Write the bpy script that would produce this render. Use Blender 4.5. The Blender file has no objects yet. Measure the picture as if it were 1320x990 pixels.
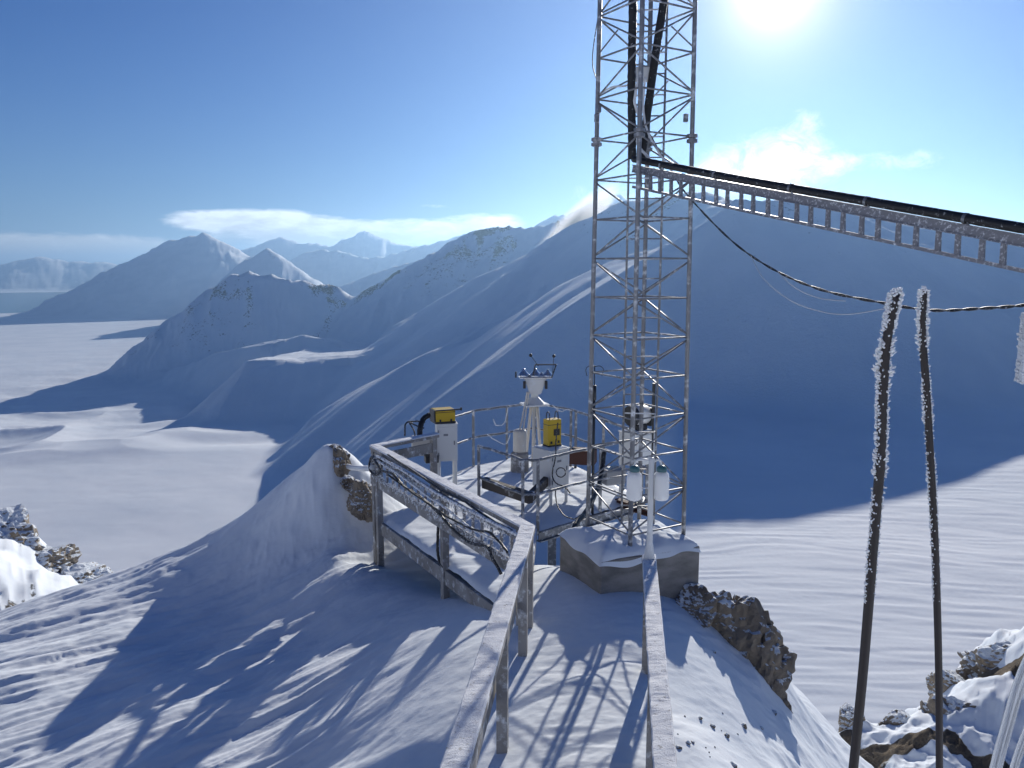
import bpy, bmesh, math, random
import numpy as np
from mathutils import Vector, Matrix, noise as mnoise
random.seed(7)
rng = np.random.default_rng(11)
R = math.radians
scene = bpy.context.scene
col = scene.collection

# ------------------------------------------------------------------ camera, sky, sun, exposure
F, CX, CY, EYE = 1036.0, 660.0, 495.0, 3.7        # focal length in photo pixels, photo centre, eye height
PITCH = math.atan(150.0 / F)
cam = bpy.data.cameras.new('camera'); camo = bpy.data.objects.new('camera', cam); col.objects.link(camo)
cam.sensor_width = 36; cam.lens = 36 * F / 1320.0; cam.clip_start = 0.05; cam.clip_end = 200000
camo.location = (0, 0, EYE); camo.rotation_euler = (math.pi / 2 - PITCH, 0, 0)
scene.camera = camo

SUN_AZ, SUN_EL = R(17.2), R(17.4)                 # azimuth from +Y towards +X
SKY_STRENGTH = 0.095
w = bpy.data.worlds.new('World'); scene.world = w; w.use_nodes = True
wn, wl = w.node_tree.nodes, w.node_tree.links
wn.clear()
def N(nt, t, **kw):
    n = nt.new(t)
    for k, v in kw.items(): setattr(n, k, v)
    return n
def wm(op, a, b=None, c=None, clamp=False):
    n = wn.new('ShaderNodeMath'); n.operation = op; n.use_clamp = clamp
    for i, v in enumerate((a, b, c)):
        if v is None: continue
        if isinstance(v, (int, float)): n.inputs[i].default_value = v
        else: wl.new(v, n.inputs[i])
    return n.outputs[0]
sky = wn.new('ShaderNodeTexSky'); sky.sky_type = 'NISHITA'; sky.sun_disc = False
sky.sun_elevation = SUN_EL; sky.sun_rotation = SUN_AZ
sky.altitude = 500; sky.air_density = 1.0; sky.dust_density = 0.15; sky.ozone_density = 2.2
tc = wn.new('ShaderNodeTexCoord'); sp = wn.new('ShaderNodeSeparateXYZ'); wl.new(tc.outputs['Generated'], sp.inputs[0])
az = wm('MULTIPLY', wm('ARCTAN2', sp.outputs[0], sp.outputs[1]), 180 / math.pi)
el = wm('MULTIPLY', wm('ARCSINE', sp.outputs[2]), 180 / math.pi)
def wnoise(sx, sy, detail, ox=0.0, rough=0.55, dist=0.0):
    cb = wn.new('ShaderNodeCombineXYZ')
    wl.new(wm('MULTIPLY', az, sx), cb.inputs[0]); wl.new(wm('MULTIPLY_ADD', el, sy, ox), cb.inputs[1])
    n = wn.new('ShaderNodeTexNoise'); n.inputs['Scale'].default_value = 1; n.inputs['Detail'].default_value = detail
    n.inputs['Roughness'].default_value = rough; n.inputs['Distortion'].default_value = dist
    wl.new(cb.outputs[0], n.inputs['Vector']); return n.outputs[0]
def blobs(lst):
    tot = None
    for a0, e0, sa, se, amp in lst:
        qa = wm('POWER', wm('ABSOLUTE', wm('DIVIDE', wm('SUBTRACT', az, a0), sa)), 2.0)
        qe = wm('POWER', wm('ABSOLUTE', wm('DIVIDE', wm('SUBTRACT', el, e0), se)), 2.0)
        b = wm('MULTIPLY', wm('EXPONENT', wm('MULTIPLY', wm('ADD', qa, qe), -1.0)), amp)
        tot = b if tot is None else wm('ADD', tot, b)
    return tot
def sstep(v, lo, hi):
    n = wn.new('ShaderNodeMapRange'); n.interpolation_type = 'SMOOTHSTEP'
    n.inputs[1].default_value = lo; n.inputs[2].default_value = hi; wl.new(v, n.inputs[0]); return n.outputs[0]
nA = wnoise(0.42, 1.3, 10, 3.0, .6, .25); nB = wnoise(0.55, 0.8, 10, 11.0, 0.68, 0.6)
bank = blobs([(-20.8, 3.1, 2.6, .62, 1.1), (-16.5, 3.1, 3.5, .85, 1.2), (-12, 2.5, 4, .9, 1.0), (-6, 2.5, 4, .9, 1.1), (-1.5, 3.0, 2.6, .9, 1.1), (-14, 1.6, 8, .9, .8),
              (-5.5, 4.2, 1.6, .25, .6), (-33, 1.2, 6, .95, 1.3), (-26, 1.2, 4, .8, 1.1)])
dens1 = sstep(wm('MULTIPLY', bank, wm('ADD', wm('MULTIPLY', nA, 1.5), 0.25)), 0.42, .95)
wisp = blobs([(14.5, 6.6, 2.6, 1.8, 1.2), (18.5, 7.6, 2.8, 1.8, 1.25), (19.5, 9.4, 1.0, .8, .8), (17, 5.6, 4, 1.0, 1), (21.5, 6.6, 1.8, .9, .7), (25.5, 6.6, 2.8, .8, .95), (6.5, 5.0, 4, 1.3, .8)])
dens2 = sstep(wm('MULTIPLY', wisp, wm('ADD', wm('MULTIPLY', nB, 2.0), -0.15)), 0.40, 1.7)
# bright air around the sun
sd = (math.sin(SUN_AZ) * math.cos(SUN_EL), math.cos(SUN_AZ) * math.cos(SUN_EL), math.sin(SUN_EL))
vn = wn.new('ShaderNodeVectorMath'); vn.operation = 'NORMALIZE'; wl.new(tc.outputs['Generated'], vn.inputs[0])
vd = wn.new('ShaderNodeVectorMath'); vd.operation = 'DOT_PRODUCT'; wl.new(vn.outputs[0], vd.inputs[0]); vd.inputs[1].default_value = sd
ang = wm('MULTIPLY', wm('ARCCOSINE', wm('MINIMUM', vd.outputs['Value'], 1.0)), 180 / math.pi)
glow = wm('ADD', wm('MULTIPLY', wm('EXPONENT', wm('DIVIDE', ang, -1.7)), 20.0), wm('MULTIPLY', wm('EXPONENT', wm('DIVIDE', ang, -14.0)), 1.9))
def wmix(f, a, b, mode='MIX'):
    n = wn.new('ShaderNodeMix'); n.data_type = 'RGBA'; n.blend_type = mode; n.clamp_result = False
    if isinstance(f, float): n.inputs[0].default_value = f
    else: wl.new(f, n.inputs[0])
    for i, v in ((6, a), (7, b)):
        if isinstance(v, tuple): n.inputs[i].default_value = v
        else: wl.new(v, n.inputs[i])
    return n.outputs[2]
def wcol(v, c):
    n = wn.new('ShaderNodeVectorMath'); n.operation = 'SCALE'; n.inputs[0].default_value = c; wl.new(v, n.inputs['Scale']); return n.outputs[0]
skyt = wmix(1.0, sky.outputs[0], (0.02, 0.24, 0.62, 1), 'MULTIPLY')
low = wm('EXPONENT', wm('DIVIDE', wm('MAXIMUM', el, 0.0), -7.0))
skyc = wmix(wm('MULTIPLY', low, 0.85), skyt, (2.6, 3.9, 5.4, 1))
s1 = wmix(1.0, skyc, wcol(glow, (1.18, 0.97, 0.86)), 'ADD')
shade = wm('MULTIPLY_ADD', sstep(wm('ADD', wm('MULTIPLY', nA, 2.2), wm('MULTIPLY', el, 0.35)), 1.6, 2.6), 5.0, 7.0)
s2 = wmix(wm('MULTIPLY', dens1, 0.93), s1, wcol(shade, (0.93, 1.0, 1.08)))
cl2 = wm('ADD', wm('MULTIPLY', glow, 1.0), 10.5)
s3 = wmix(wm('MULTIPLY', dens2, 0.9), s2, wcol(cl2, (1.0, 1.0, 1.0)))
bg = wn.new('ShaderNodeBackground'); bg.inputs[1].default_value = SKY_STRENGTH; wl.new(s3, bg.inputs[0])
wo = wn.new('ShaderNodeOutputWorld'); wl.new(bg.outputs[0], wo.inputs[0])

sl = bpy.data.lights.new('sun', 'SUN'); sl.energy = 4.9; sl.angle = R(0.53); sl.color = (1.0, 0.945, 0.86)
so = bpy.data.objects.new('sun', sl); col.objects.link(so)
so.rotation_euler = Vector(sd).to_track_quat('Z', 'Y').to_euler()
scene.view_settings.view_transform = 'Standard'; scene.view_settings.look = 'None'
scene.view_settings.gamma = 1; scene.view_settings.use_curve_mapping = False
scene.view_settings.exposure = 0.2
HAZE = 5.6e-5
scene.cycles.max_bounces = 6; scene.cycles.diffuse_bounces = 2; scene.cycles.volume_bounces = 0; scene.cycles.transparent_max_bounces = 8

# ------------------------------------------------------------------ photo pixel -> place
cp, spn = math.cos(PITCH), math.sin(PITCH)
def ray(px, py):
    v = CY - py
    Y = F * cp + v * spn
    return (px - CX) / Y, (-F * spn + v * cp) / Y           # x and z per metre of forward distance
def P(px, py, d):
    a, b = ray(px, py); return Vector((a * d, d, EYE + b * d))
def G(px, py, z):
    a, b = ray(px, py); d = (z - EYE) / b; return Vector((a * d, d, z))

# ------------------------------------------------------------------ helpers
def link(name, bm, mats, parent=None, smooth=False):
    me = bpy.data.meshes.new(name); bmesh.ops.recalc_face_normals(bm, faces=bm.faces[:]); bm.to_mesh(me); bm.free()
    for m in (mats if isinstance(mats, (list, tuple)) else [mats]): me.materials.append(m)
    if smooth: me.polygons.foreach_set('use_smooth', [True] * len(me.polygons))
    o = bpy.data.objects.new(name, me); col.objects.link(o)
    if parent is not None:
        o.parent = parent; o.matrix_parent_inverse = Matrix.Translation(parent.location).inverted()
    return o
def tag(o, label=None, cat=None, group=None, kind=None):
    if label: o['label'] = label
    if cat: o['category'] = cat
    if group: o['group'] = group
    if kind: o['kind'] = kind
    return o
def thing(name, label, cat, loc, group=None):
    o = bpy.data.objects.new(name, None); o.location = loc; o.empty_display_size = .2; col.objects.link(o)
    return tag(o, label, cat, group)
def box_bar(bm, a, b, wdt, hgt, up=(0, 0, 1)):
    a, b = Vector(a), Vector(b); d = (b - a).normalized(); u = Vector(up)
    s = d.cross(u)
    if s.length < 1e-4: s = d.cross(Vector((1, 0, 0)))
    s.normalize(); t = s.cross(d).normalized()
    vs = [bm.verts.new(p + s * (i * wdt / 2) + t * (j * hgt / 2)) for p in (a, b) for i, j in ((-1, -1), (1, -1), (1, 1), (-1, 1))]
    for q in ((0, 1, 2, 3), (7, 6, 5, 4), (0, 4, 5, 1), (1, 5, 6, 2), (2, 6, 7, 3), (3, 7, 4, 0)): bm.faces.new([vs[k] for k in q])
    return bm
def tube(bm, pts, r, n=8, cap=True):
    pts = [Vector(p) for p in pts]; rings = []
    rs = r if isinstance(r, (list, tuple)) else [r] * len(pts)
    prev = None
    for i, p in enumerate(pts):
        d = (pts[min(i + 1, len(pts) - 1)] - pts[max(i - 1, 0)]).normalized()
        if prev is None:
            s = d.cross(Vector((0, 0, 1)));
            if s.length < 1e-3: s = d.cross(Vector((1, 0, 0)))
        else:
            s = prev - d * prev.dot(d)
        s.normalize(); prev = s; t = d.cross(s)
        rings.append([bm.verts.new(p + (s * math.cos(2 * math.pi * k / n) + t * math.sin(2 * math.pi * k / n)) * rs[i]) for k in range(n)])
    for a, b in zip(rings, rings[1:]):
        for k in range(n): bm.faces.new((a[k], a[(k + 1) % n], b[(k + 1) % n], b[k]))
    if cap: bm.faces.new(rings[0][::-1]); bm.faces.new(rings[-1])
    return bm
def catmull(pts, m=6):
    pts = [Vector(p) for p in pts]; q = [pts[0]] + pts + [pts[-1]]; out = []
    for i in range(1, len(q) - 2):
        for k in range(m):
            t = k / m; a, b, c, d = q[i - 1], q[i], q[i + 1], q[i + 2]
            out.append(0.5 * ((2 * b) + (c - a) * t + (2 * a - 5 * b + 4 * c - d) * t * t + (3 * b - a - 3 * c + d) * t ** 3))
    return out + [pts[-1]]
def lathe(bm, c, prof, n=20):
    c = Vector(c); rings = []
    for r_, z_ in prof:
        rings.append([bm.verts.new(c + Vector((r_ * math.cos(2 * math.pi * k / n), r_ * math.sin(2 * math.pi * k / n), z_))) for k in range(n)])
    for a, b in zip(rings, rings[1:]):
        for k in range(n): bm.faces.new((a[k], a[(k + 1) % n], b[(k + 1) % n], b[k]))
    bm.faces.new(rings[0][::-1]); bm.faces.new(rings[-1]); return bm
def cuboid(bm, c, size, rz=0.0, bev=0.0):
    r = bmesh.ops.create_cube(bm, size=1.0)
    M = Matrix.Translation(c) @ Matrix.Rotation(rz, 4, 'Z') @ Matrix.Diagonal((*size, 1))
    bmesh.ops.transform(bm, matrix=M, verts=r['verts'])
    if bev:
        es = {e for v in r['verts'] for e in v.link_edges}
        bmesh.ops.bevel(bm, geom=list(es), offset=bev, segments=2, affect='EDGES', profile=.6)
    return bm
def B(): return bmesh.new()

# ------------------------------------------------------------------ materials
def mat(name, base=(.5, .5, .5), rough=.6, metal=0.0, spec=.5):
    m = bpy.data.materials.new(name); m.use_nodes = True
    b = m.node_tree.nodes['Principled BSDF']
    b.inputs['Base Color'].default_value = (*base, 1); b.inputs['Roughness'].default_value = rough
    b.inputs['Metallic'].default_value = metal; b.inputs['Specular IOR Level'].default_value = spec
    return m
def mnode(m, t): return m.node_tree.nodes.new(t)
def mlink(m, a, b): m.node_tree.links.new(a, b)
def mnz(m, scale, detail=4, coord='Object', vec=(1, 1, 1), rough=.55):
    t = mnode(m, 'ShaderNodeTexCoord'); mp = mnode(m, 'ShaderNodeMapping'); mp.inputs['Scale'].default_value = vec
    if coord == 'Position':
        g = mnode(m, 'ShaderNodeNewGeometry'); mlink(m, g.outputs['Position'], mp.inputs[0])
    else: mlink(m, t.outputs[coord], mp.inputs[0])
    n = mnode(m, 'ShaderNodeTexNoise'); n.inputs['Scale'].default_value = scale; n.inputs['Detail'].default_value = detail
    n.inputs['Roughness'].default_value = rough
    mlink(m, mp.outputs[0], n.inputs['Vector']); return n.outputs[0]
def mramp(m, v, lo, hi):
    n = mnode(m, 'ShaderNodeMapRange'); n.interpolation_type = 'SMOOTHSTEP'
    n.inputs[1].default_value = lo; n.inputs[2].default_value = hi; mlink(m, v, n.inputs[0]); return n.outputs[0]
def mmix(m, f, a, b):
    n = mnode(m, 'ShaderNodeMix'); n.data_type = 'RGBA'
    mlink(m, f, n.inputs[0])
    for i, v in ((6, a), (7, b)):
        if isinstance(v, tuple): n.inputs[i].default_value = (*v[:3], 1)
        else: mlink(m, v, n.inputs[i])
    return n.outputs[2]
def mmath(m, op, a, b):
    n = mnode(m, 'ShaderNodeMath'); n.operation = op
    for i, v in ((0, a), (1, b)):
        if isinstance(v, (int, float)): n.inputs[i].default_value = v
        else: mlink(m, v, n.inputs[i])
    return n.outputs[0]
def mbump(m, h, strength, dist, prev=None):
    n = mnode(m, 'ShaderNodeBump'); n.inputs['Strength'].default_value = strength; n.inputs['Distance'].default_value = dist
    mlink(m, h, n.inputs['Height'])
    if prev is not None: mlink(m, prev, n.inputs['Normal'])
    return n.outputs[0]
def bs(m): return m.node_tree.nodes['Principled BSDF']
SNOW = (.80, .855, .90)
def frosted(name, base, amount=.5, scale=14, rough=.6, metal=0.0, bump=.01, base2=None):
    """painted or bare stuff with patches of rime"""
    m = mat(name, base, rough, metal)
    f = mramp(m, mnz(m, scale, 6, 'Position', rough=.65), 1 - amount - .12, 1 - amount + .12)
    b0 = base
    if base2: b0 = mmix(m, mramp(m, mnz(m, scale * .5, 5, 'Position'), .35, .65), base, base2)
    c = mmix(m, f, b0, (.80, .83, .87)); mlink(m, c, bs(m).inputs['Base Color'])
    r_ = mmath(m, 'MAXIMUM', mmath(m, 'MULTIPLY', f, .8), rough); mlink(m, r_, bs(m).inputs['Roughness'])
    mt = mmath(m, 'MULTIPLY', mmath(m, 'SUBTRACT', 1.0, f), metal); mlink(m, mt, bs(m).inputs['Metallic'])
    mlink(m, mbump(m, mnz(m, scale * 4, 4, 'Position'), .6, bump), bs(m).inputs['Normal'])
    return m
def rockcol(m):
    a = mramp(m, mnz(m, 1.7, 6, 'Position'), .38, .62); b = mramp(m, mnz(m, 7, 7, 'Position', vec=(1, 1, 2.2)), .4, .66)
    c = mmix(m, a, (.14, .118, .098), (.31, .25, .18)); return mmix(m, b, c, (.23, .195, .155))
M = {}
m = M['snow'] = mat('wind packed snow', SNOW, .85, 0, .04)
n1 = mnz(m, 1.3, 6, 'Position', vec=(.6, 1.4, 1)); n2 = mnz(m, 60, 5, 'Position', rough=.7); n3 = mnz(m, 9, 5, 'Position', vec=(.45, 1.5, 1))
mlink(m, mmix(m, mramp(m, n1, .3, .7), (.77, .825, .875), (.84, .88, .915)), bs(m).inputs['Base Color'])
mlink(m, mbump(m, n3, .22, .02, mbump(m, n2, .3, .004)), bs(m).inputs['Normal'])
m = M['terrain'] = mat('mountain snow and rock', SNOW, .85, 0, .04)
at = mnode(m, 'ShaderNodeAttribute'); at.attribute_name = 'rock'
ng = mnz(m, .018, 9, 'Position', rough=.75); ng2 = mnz(m, .14, 7, 'Position', rough=.75)
k = mramp(m, mmath(m, 'ADD', at.outputs['Fac'], mmath(m, 'ADD', mmath(m, 'MULTIPLY', mmath(m, 'SUBTRACT', ng, .5), 1.2), mmath(m, 'MULTIPLY', mmath(m, 'SUBTRACT', ng2, .5), 1.7))), .46, .58)
mlink(m, mmix(m, k, mmix(m, mramp(m, mnz(m, .006, 7, 'Position'), .35, .65), (.77, .82, .87), (.85, .885, .92)), (.11, .105, .105)), bs(m).inputs['Base Color'])
mlink(m, mbump(m, ng2, .5, 4.0), bs(m).inputs['Normal'])
m = M['glacier'] = mat('glacier snow', SNOW, .8, 0, .04)
mlink(m, mmix(m, mramp(m, mnz(m, .006, 7, 'Position'), .35, .65), (.77, .82, .87), (.85, .885, .92)), bs(m).inputs['Base Color'])
mlink(m, mbump(m, mnz(m, .06, 5, 'Position', vec=(.3, 1, 1)), .25, 1.2), bs(m).inputs['Normal'])
m = M['rock'] = mat('brown limestone with rime', (.2, .15, .1), .85)
g = mnode(m, 'ShaderNodeNewGeometry'); sx = mnode(m, 'ShaderNodeSeparateXYZ'); mlink(m, g.outputs['Normal'], sx.inputs[0])
up = mmath(m, 'ADD', sx.outputs[2], mmath(m, 'MULTIPLY', mmath(m, 'SUBTRACT', mnz(m, 5, 7, 'Position', rough=.7), .5), 1.9))
mlink(m, mmix(m, mramp(m, up, .62, .78), rockcol(m), SNOW), bs(m).inputs['Base Color'])
mlink(m, mbump(m, mnz(m, 14, 8, 'Position', rough=.7), .9, .05), bs(m).inputs['Normal'])
m = M['crag'] = mat('grey brown crag under blown snow', (.2, .17, .14), .85)
g = mnode(m, 'ShaderNodeNewGeometry'); sx = mnode(m, 'ShaderNodeSeparateXYZ'); mlink(m, g.outputs['Normal'], sx.inputs[0])
up = mmath(m, 'ADD', sx.outputs[2], mmath(m, 'MULTIPLY', mmath(m, 'SUBTRACT', mnz(m, 1.6, 9, 'Position', rough=.7), .5), 1.8))
mlink(m, mmix(m, mramp(m, up, .58, .70), rockcol(m), SNOW), bs(m).inputs['Base Color'])
mlink(m, mbump(m, mnz(m, 5, 9, 'Position', rough=.7), .9, .12), bs(m).inputs['Normal'])
m = M['concrete'] = mat('weathered concrete', (.2, .18, .16), .9)
c0 = mmix(m, mramp(m, mnz(m, 3, 7, 'Position', vec=(1, 1, 2.5)), .3, .7), (.145, .14, .135), (.26, .25, .24))
mlink(m, mmix(m, mramp(m, mnz(m, 30, 5, 'Position', rough=.7), .66, .8), c0, (.6, .62, .65)), bs(m).inputs['Base Color'])
mlink(m, mbump(m, mnz(m, 40, 6, 'Position'), .5, .01), bs(m).inputs['Normal'])
m = M['frost'] = mat('granular frost layer', (.80, .82, .85), .75, 0, .1)
mlink(m, mmix(m, mramp(m, mnz(m, 26, 6, 'Position', rough=.75), .30, .46), (.40, .39, .38), (.83, .85, .88)), bs(m).inputs['Base Color'])
mlink(m, mbump(m, mnz(m, 90, 6, 'Position', rough=.75), .8, .008), bs(m).inputs['Normal'])
M['wood'] = frosted('grey weathered timber', (.31, .30, .29), .38, 9, .8, 0, .004, (.20, .19, .18))
M['steel'] = frosted('galvanised steel with frost', (.19, .20, .22), .40, 9, .45, .5, .004)
M['tower_steel'] = frosted('dark galvanised lattice steel', (.23, .235, .25), .38, 9, .5, .5, .003)
M['tray'] = frosted('galvanised cable tray', (.21, .212, .235), .38, 40, .5, .4, .003)
M['rime'] = frosted('hoar frost', (.74, .77, .80), .6, 30, .8, 0, .02)
M['black'] = frosted('black rubber with frost', (.012, .012, .014), .30, 26, .5, 0, .006)
M['cable'] = frosted('dark cable with frost', (.02, .02, .024), .36, 40, .5, 0, .004)
M['ice_cable'] = frosted('cable in rime', (.10, .10, .11), .58, 30, .7, 0, .01)
M['wire'] = mat('pale wire', (.55, .56, .58), .5)
M['dark'] = mat('dark plastic', (.02, .021, .025), .45)
M['white'] = frosted('white painted cabinet', (.72, .73, .72), .35, 6, .45, 0, .002)
M['beige'] = frosted('off white duct', (.62, .59, .53), .3, 8, .5, 0, .002)
M['grey'] = mat('grey plastic', (.25, .26, .28), .5)
M['yellow'] = frosted('yellow case', (.60, .40, .015), .14, 12, .45, 0, .002)
M['silver'] = mat('polished instrument metal', (.7, .72, .75), .22, .85)
M['glass'] = mat('glass dome', (.75, .8, .85), .06, 0, .8)
M['teal'] = mat('teal cap', (.06, .16, .18), .4)
M['bottle'] = mat('frosted white bottle', (.80, .80, .79), .45)
M['rust'] = frosted('rusty red steel', (.065, .026, .02), .2, 10, .8, 0, .004)
M['floor'] = frosted('dark deck boards', (.07, .06, .055), .35, 4, .85, 0, .004)
bs(M['bottle']).inputs['Subsurface Weight'].default_value = 1; bs(M['bottle']).inputs['Subsurface Radius'].default_value = (.08, .08, .08); bs(M['bottle']).inputs['Subsurface Scale'].default_value = 1
m = M['clear'] = mat('clear plastic tube', (.80, .83, .86), .12, 0, .6); bs(m).inputs['Transmission Weight'].default_value = .75
m = M['water'] = mat('fjord water', (.012, .045, .06), .22, 0, .5)
mlink(m, mbump(m, mnz(m, .02, 4, 'Position'), .2, 1.0), bs(m).inputs['Normal'])

# ------------------------------------------------------------------ numpy noise
def _hash(ix, iy, s):
    h = (ix.astype(np.int64) * 374761393 + iy.astype(np.int64) * 668265263 + s * 974634777) & 0xffffffff
    h = ((h ^ (h >> 13)) * 1274126177) & 0xffffffff
    return ((h ^ (h >> 16)) & 0xffff) / 65535.0
def vnoise(x, y, s=0):
    ix, iy = np.floor(x), np.floor(y); fx, fy = x - ix, y - iy
    ux, uy = fx ** 3 * (fx * (fx * 6 - 15) + 10), fy ** 3 * (fy * (fy * 6 - 15) + 10)
    a, b, c, d = _hash(ix, iy, s), _hash(ix + 1, iy, s), _hash(ix, iy + 1, s), _hash(ix + 1, iy + 1, s)
    return (a + (b - a) * ux) * (1 - uy) + (c + (d - c) * ux) * uy
def fbm(x, y, o=4, s=0, g=.5):
    t = np.zeros_like(x); a = 1.0; n = 0
    for k in range(o):
        t += a * (vnoise(x, y, s + k) * 2 - 1); n += a; a *= g
        x, y = x * 1.9 + y * .55 + 13.1, y * 1.9 - x * .55 + 7.7
    return t / n
def ridged(x, y, o=4, s=0):
    t = np.zeros_like(x); a = 1.0; n = 0
    for k in range(o):
        t += a * (1 - np.abs(vnoise(x, y, s + k) * 2 - 1) * 1.0); n += a; a *= .5
        x, y = x * 1.9 + y * .5 + 3.1, y * 1.9 - x * .5 + 9.7
    return t / n
def sm(x, a, b):
    t = np.clip((x - a) / (b - a), 0, 1); return t * t * (3 - 2 * t)
def smax(a, b, k):
    h = np.clip(.5 + .5 * (a - b) / k, 0, 1); return b + (a - b) * h + k * h * (1 - h)

# ------------------------------------------------------------------ terrain
SEA = -471.0
# each ridge: crest points (photo px, photo row, metres ahead), slope towards us, slope behind, crest jag (m), gully (m), gully width, rock
RIDGES = [
 ('spur',   [(455,545,1900),(480,520,1900),(500,503,1900),(545,464,1900),(612,410,1850),(660,398,1800),(712,384,1720),(765,370,1640),(830,326,1520),(885,292,1330),(945,260,1238)], .62, .50, 1.0, 3, 120, .0),
 ('big',    [(948,259,1236),(1005,257,1248),(1060,262,1285),(1110,274,1330),(1180,290,1380),(1260,306,1400),(1330,318,1400),(1500,340,1350),(1900,330,1300)], .64, .4, 1.5, 9, 130, .14),
 ('behind', [(520,460,2450),(560,438,2440),(600,414,2420),(640,384,2400),(680,350,2400),(700,327,2380),(740,300,2300),(775,280,2200),(812,254,2120),(850,246,2050),(885,244,1980),(930,250,1800),(975,257,1560)], .62, .5, 4, 12, 90, .30),
 ('fold',   [(345,452,2550),(366,438,2600),(390,431,2650),(425,438,2650),(458,456,2600)], .5, .25, 3, 6, 90, .0),
 ('rocky',  [(455,384,3500),(480,368,3500),(520,346,3500),(560,327,3500),(585,308,3500),(612,297,3500),(640,293,3500),(675,294,3450),(705,290,3400),(740,278,3350),(770,262,3300),(800,262,3300)], .66, .6, 14, 34, 120, .55),
 ('rocky_far', [(690,290,6200),(712,278,6200),(735,275,6100),(765,258,6000),(800,250,6000)], .6, .5, 16, 30, 180, .25),
 ('knob',   [(140,482,3400),(165,464,3400),(215,423,3400),(245,398,3400),(268,372,3400),(298,353,3400),(322,349,3400),(345,352,3400),(372,358,3400),(400,362,3450),(432,366,3500),(455,384,3500)], .86, .8, 9, 32, 120, .46),
 ('plateau',[(318,482,2000),(332,472,2000),(352,463,2000),(392,467,2000),(430,464,2000),(480,459,2000),(548,452,2000),(590,446,2000)], .55, .085, 3.0, 6, 90, .05),
 ('peak',   [(62,398,9000),(105,379,9000),(150,346,9000),(185,326,9000),(215,310,9000),(240,304,9000),(262,298,9000),(285,309,9000),(318,328,9100),(380,360,9300)], .55, .55, 18, 85, 380, .22),
 ('pyramid',[(290,360,6900),(318,334,6900),(345,320,6900),(372,336,6900),(410,362,6900)], .74, .7, 12, 50, 240, .22),
 ('range_a',[(360,345,11000),(385,330,11000),(410,322,11000),(440,324,10900),(470,332,10800),(510,325,10700),(548,316,10500),(580,305,10400),(610,300,10300)], .6, .5, 50, 110, 360, .25),
 ('range_a2',[(435,374,6600),(470,357,6600),(500,345,6500),(540,335,6400)], .5, .4, 24, 50, 240, .25),
 ('range_b',[(300,330,15000),(330,314,15000),(362,304,15000),(382,310,15000),(412,316,15000),(440,318,14500),(462,302,14500),(471,296,14500),(484,303,14500),(512,312,14500),(545,316,14500),(590,304,14500),(640,298,14500),(680,296,14500)], .55, .5, 55, 140, 460, .2),
 ('shore_hills',[(-120,352,18800),(-40,352,18800),(0,358,18800),(25,342,18800),(52,330,18800),(72,335,18800),(100,337,18800),(135,338,18800),(160,342,18800),(200,350,18800),(300,356,18800)], .28, .3, 30, 90, 600, .12),
]
HTS = 1.0
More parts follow.
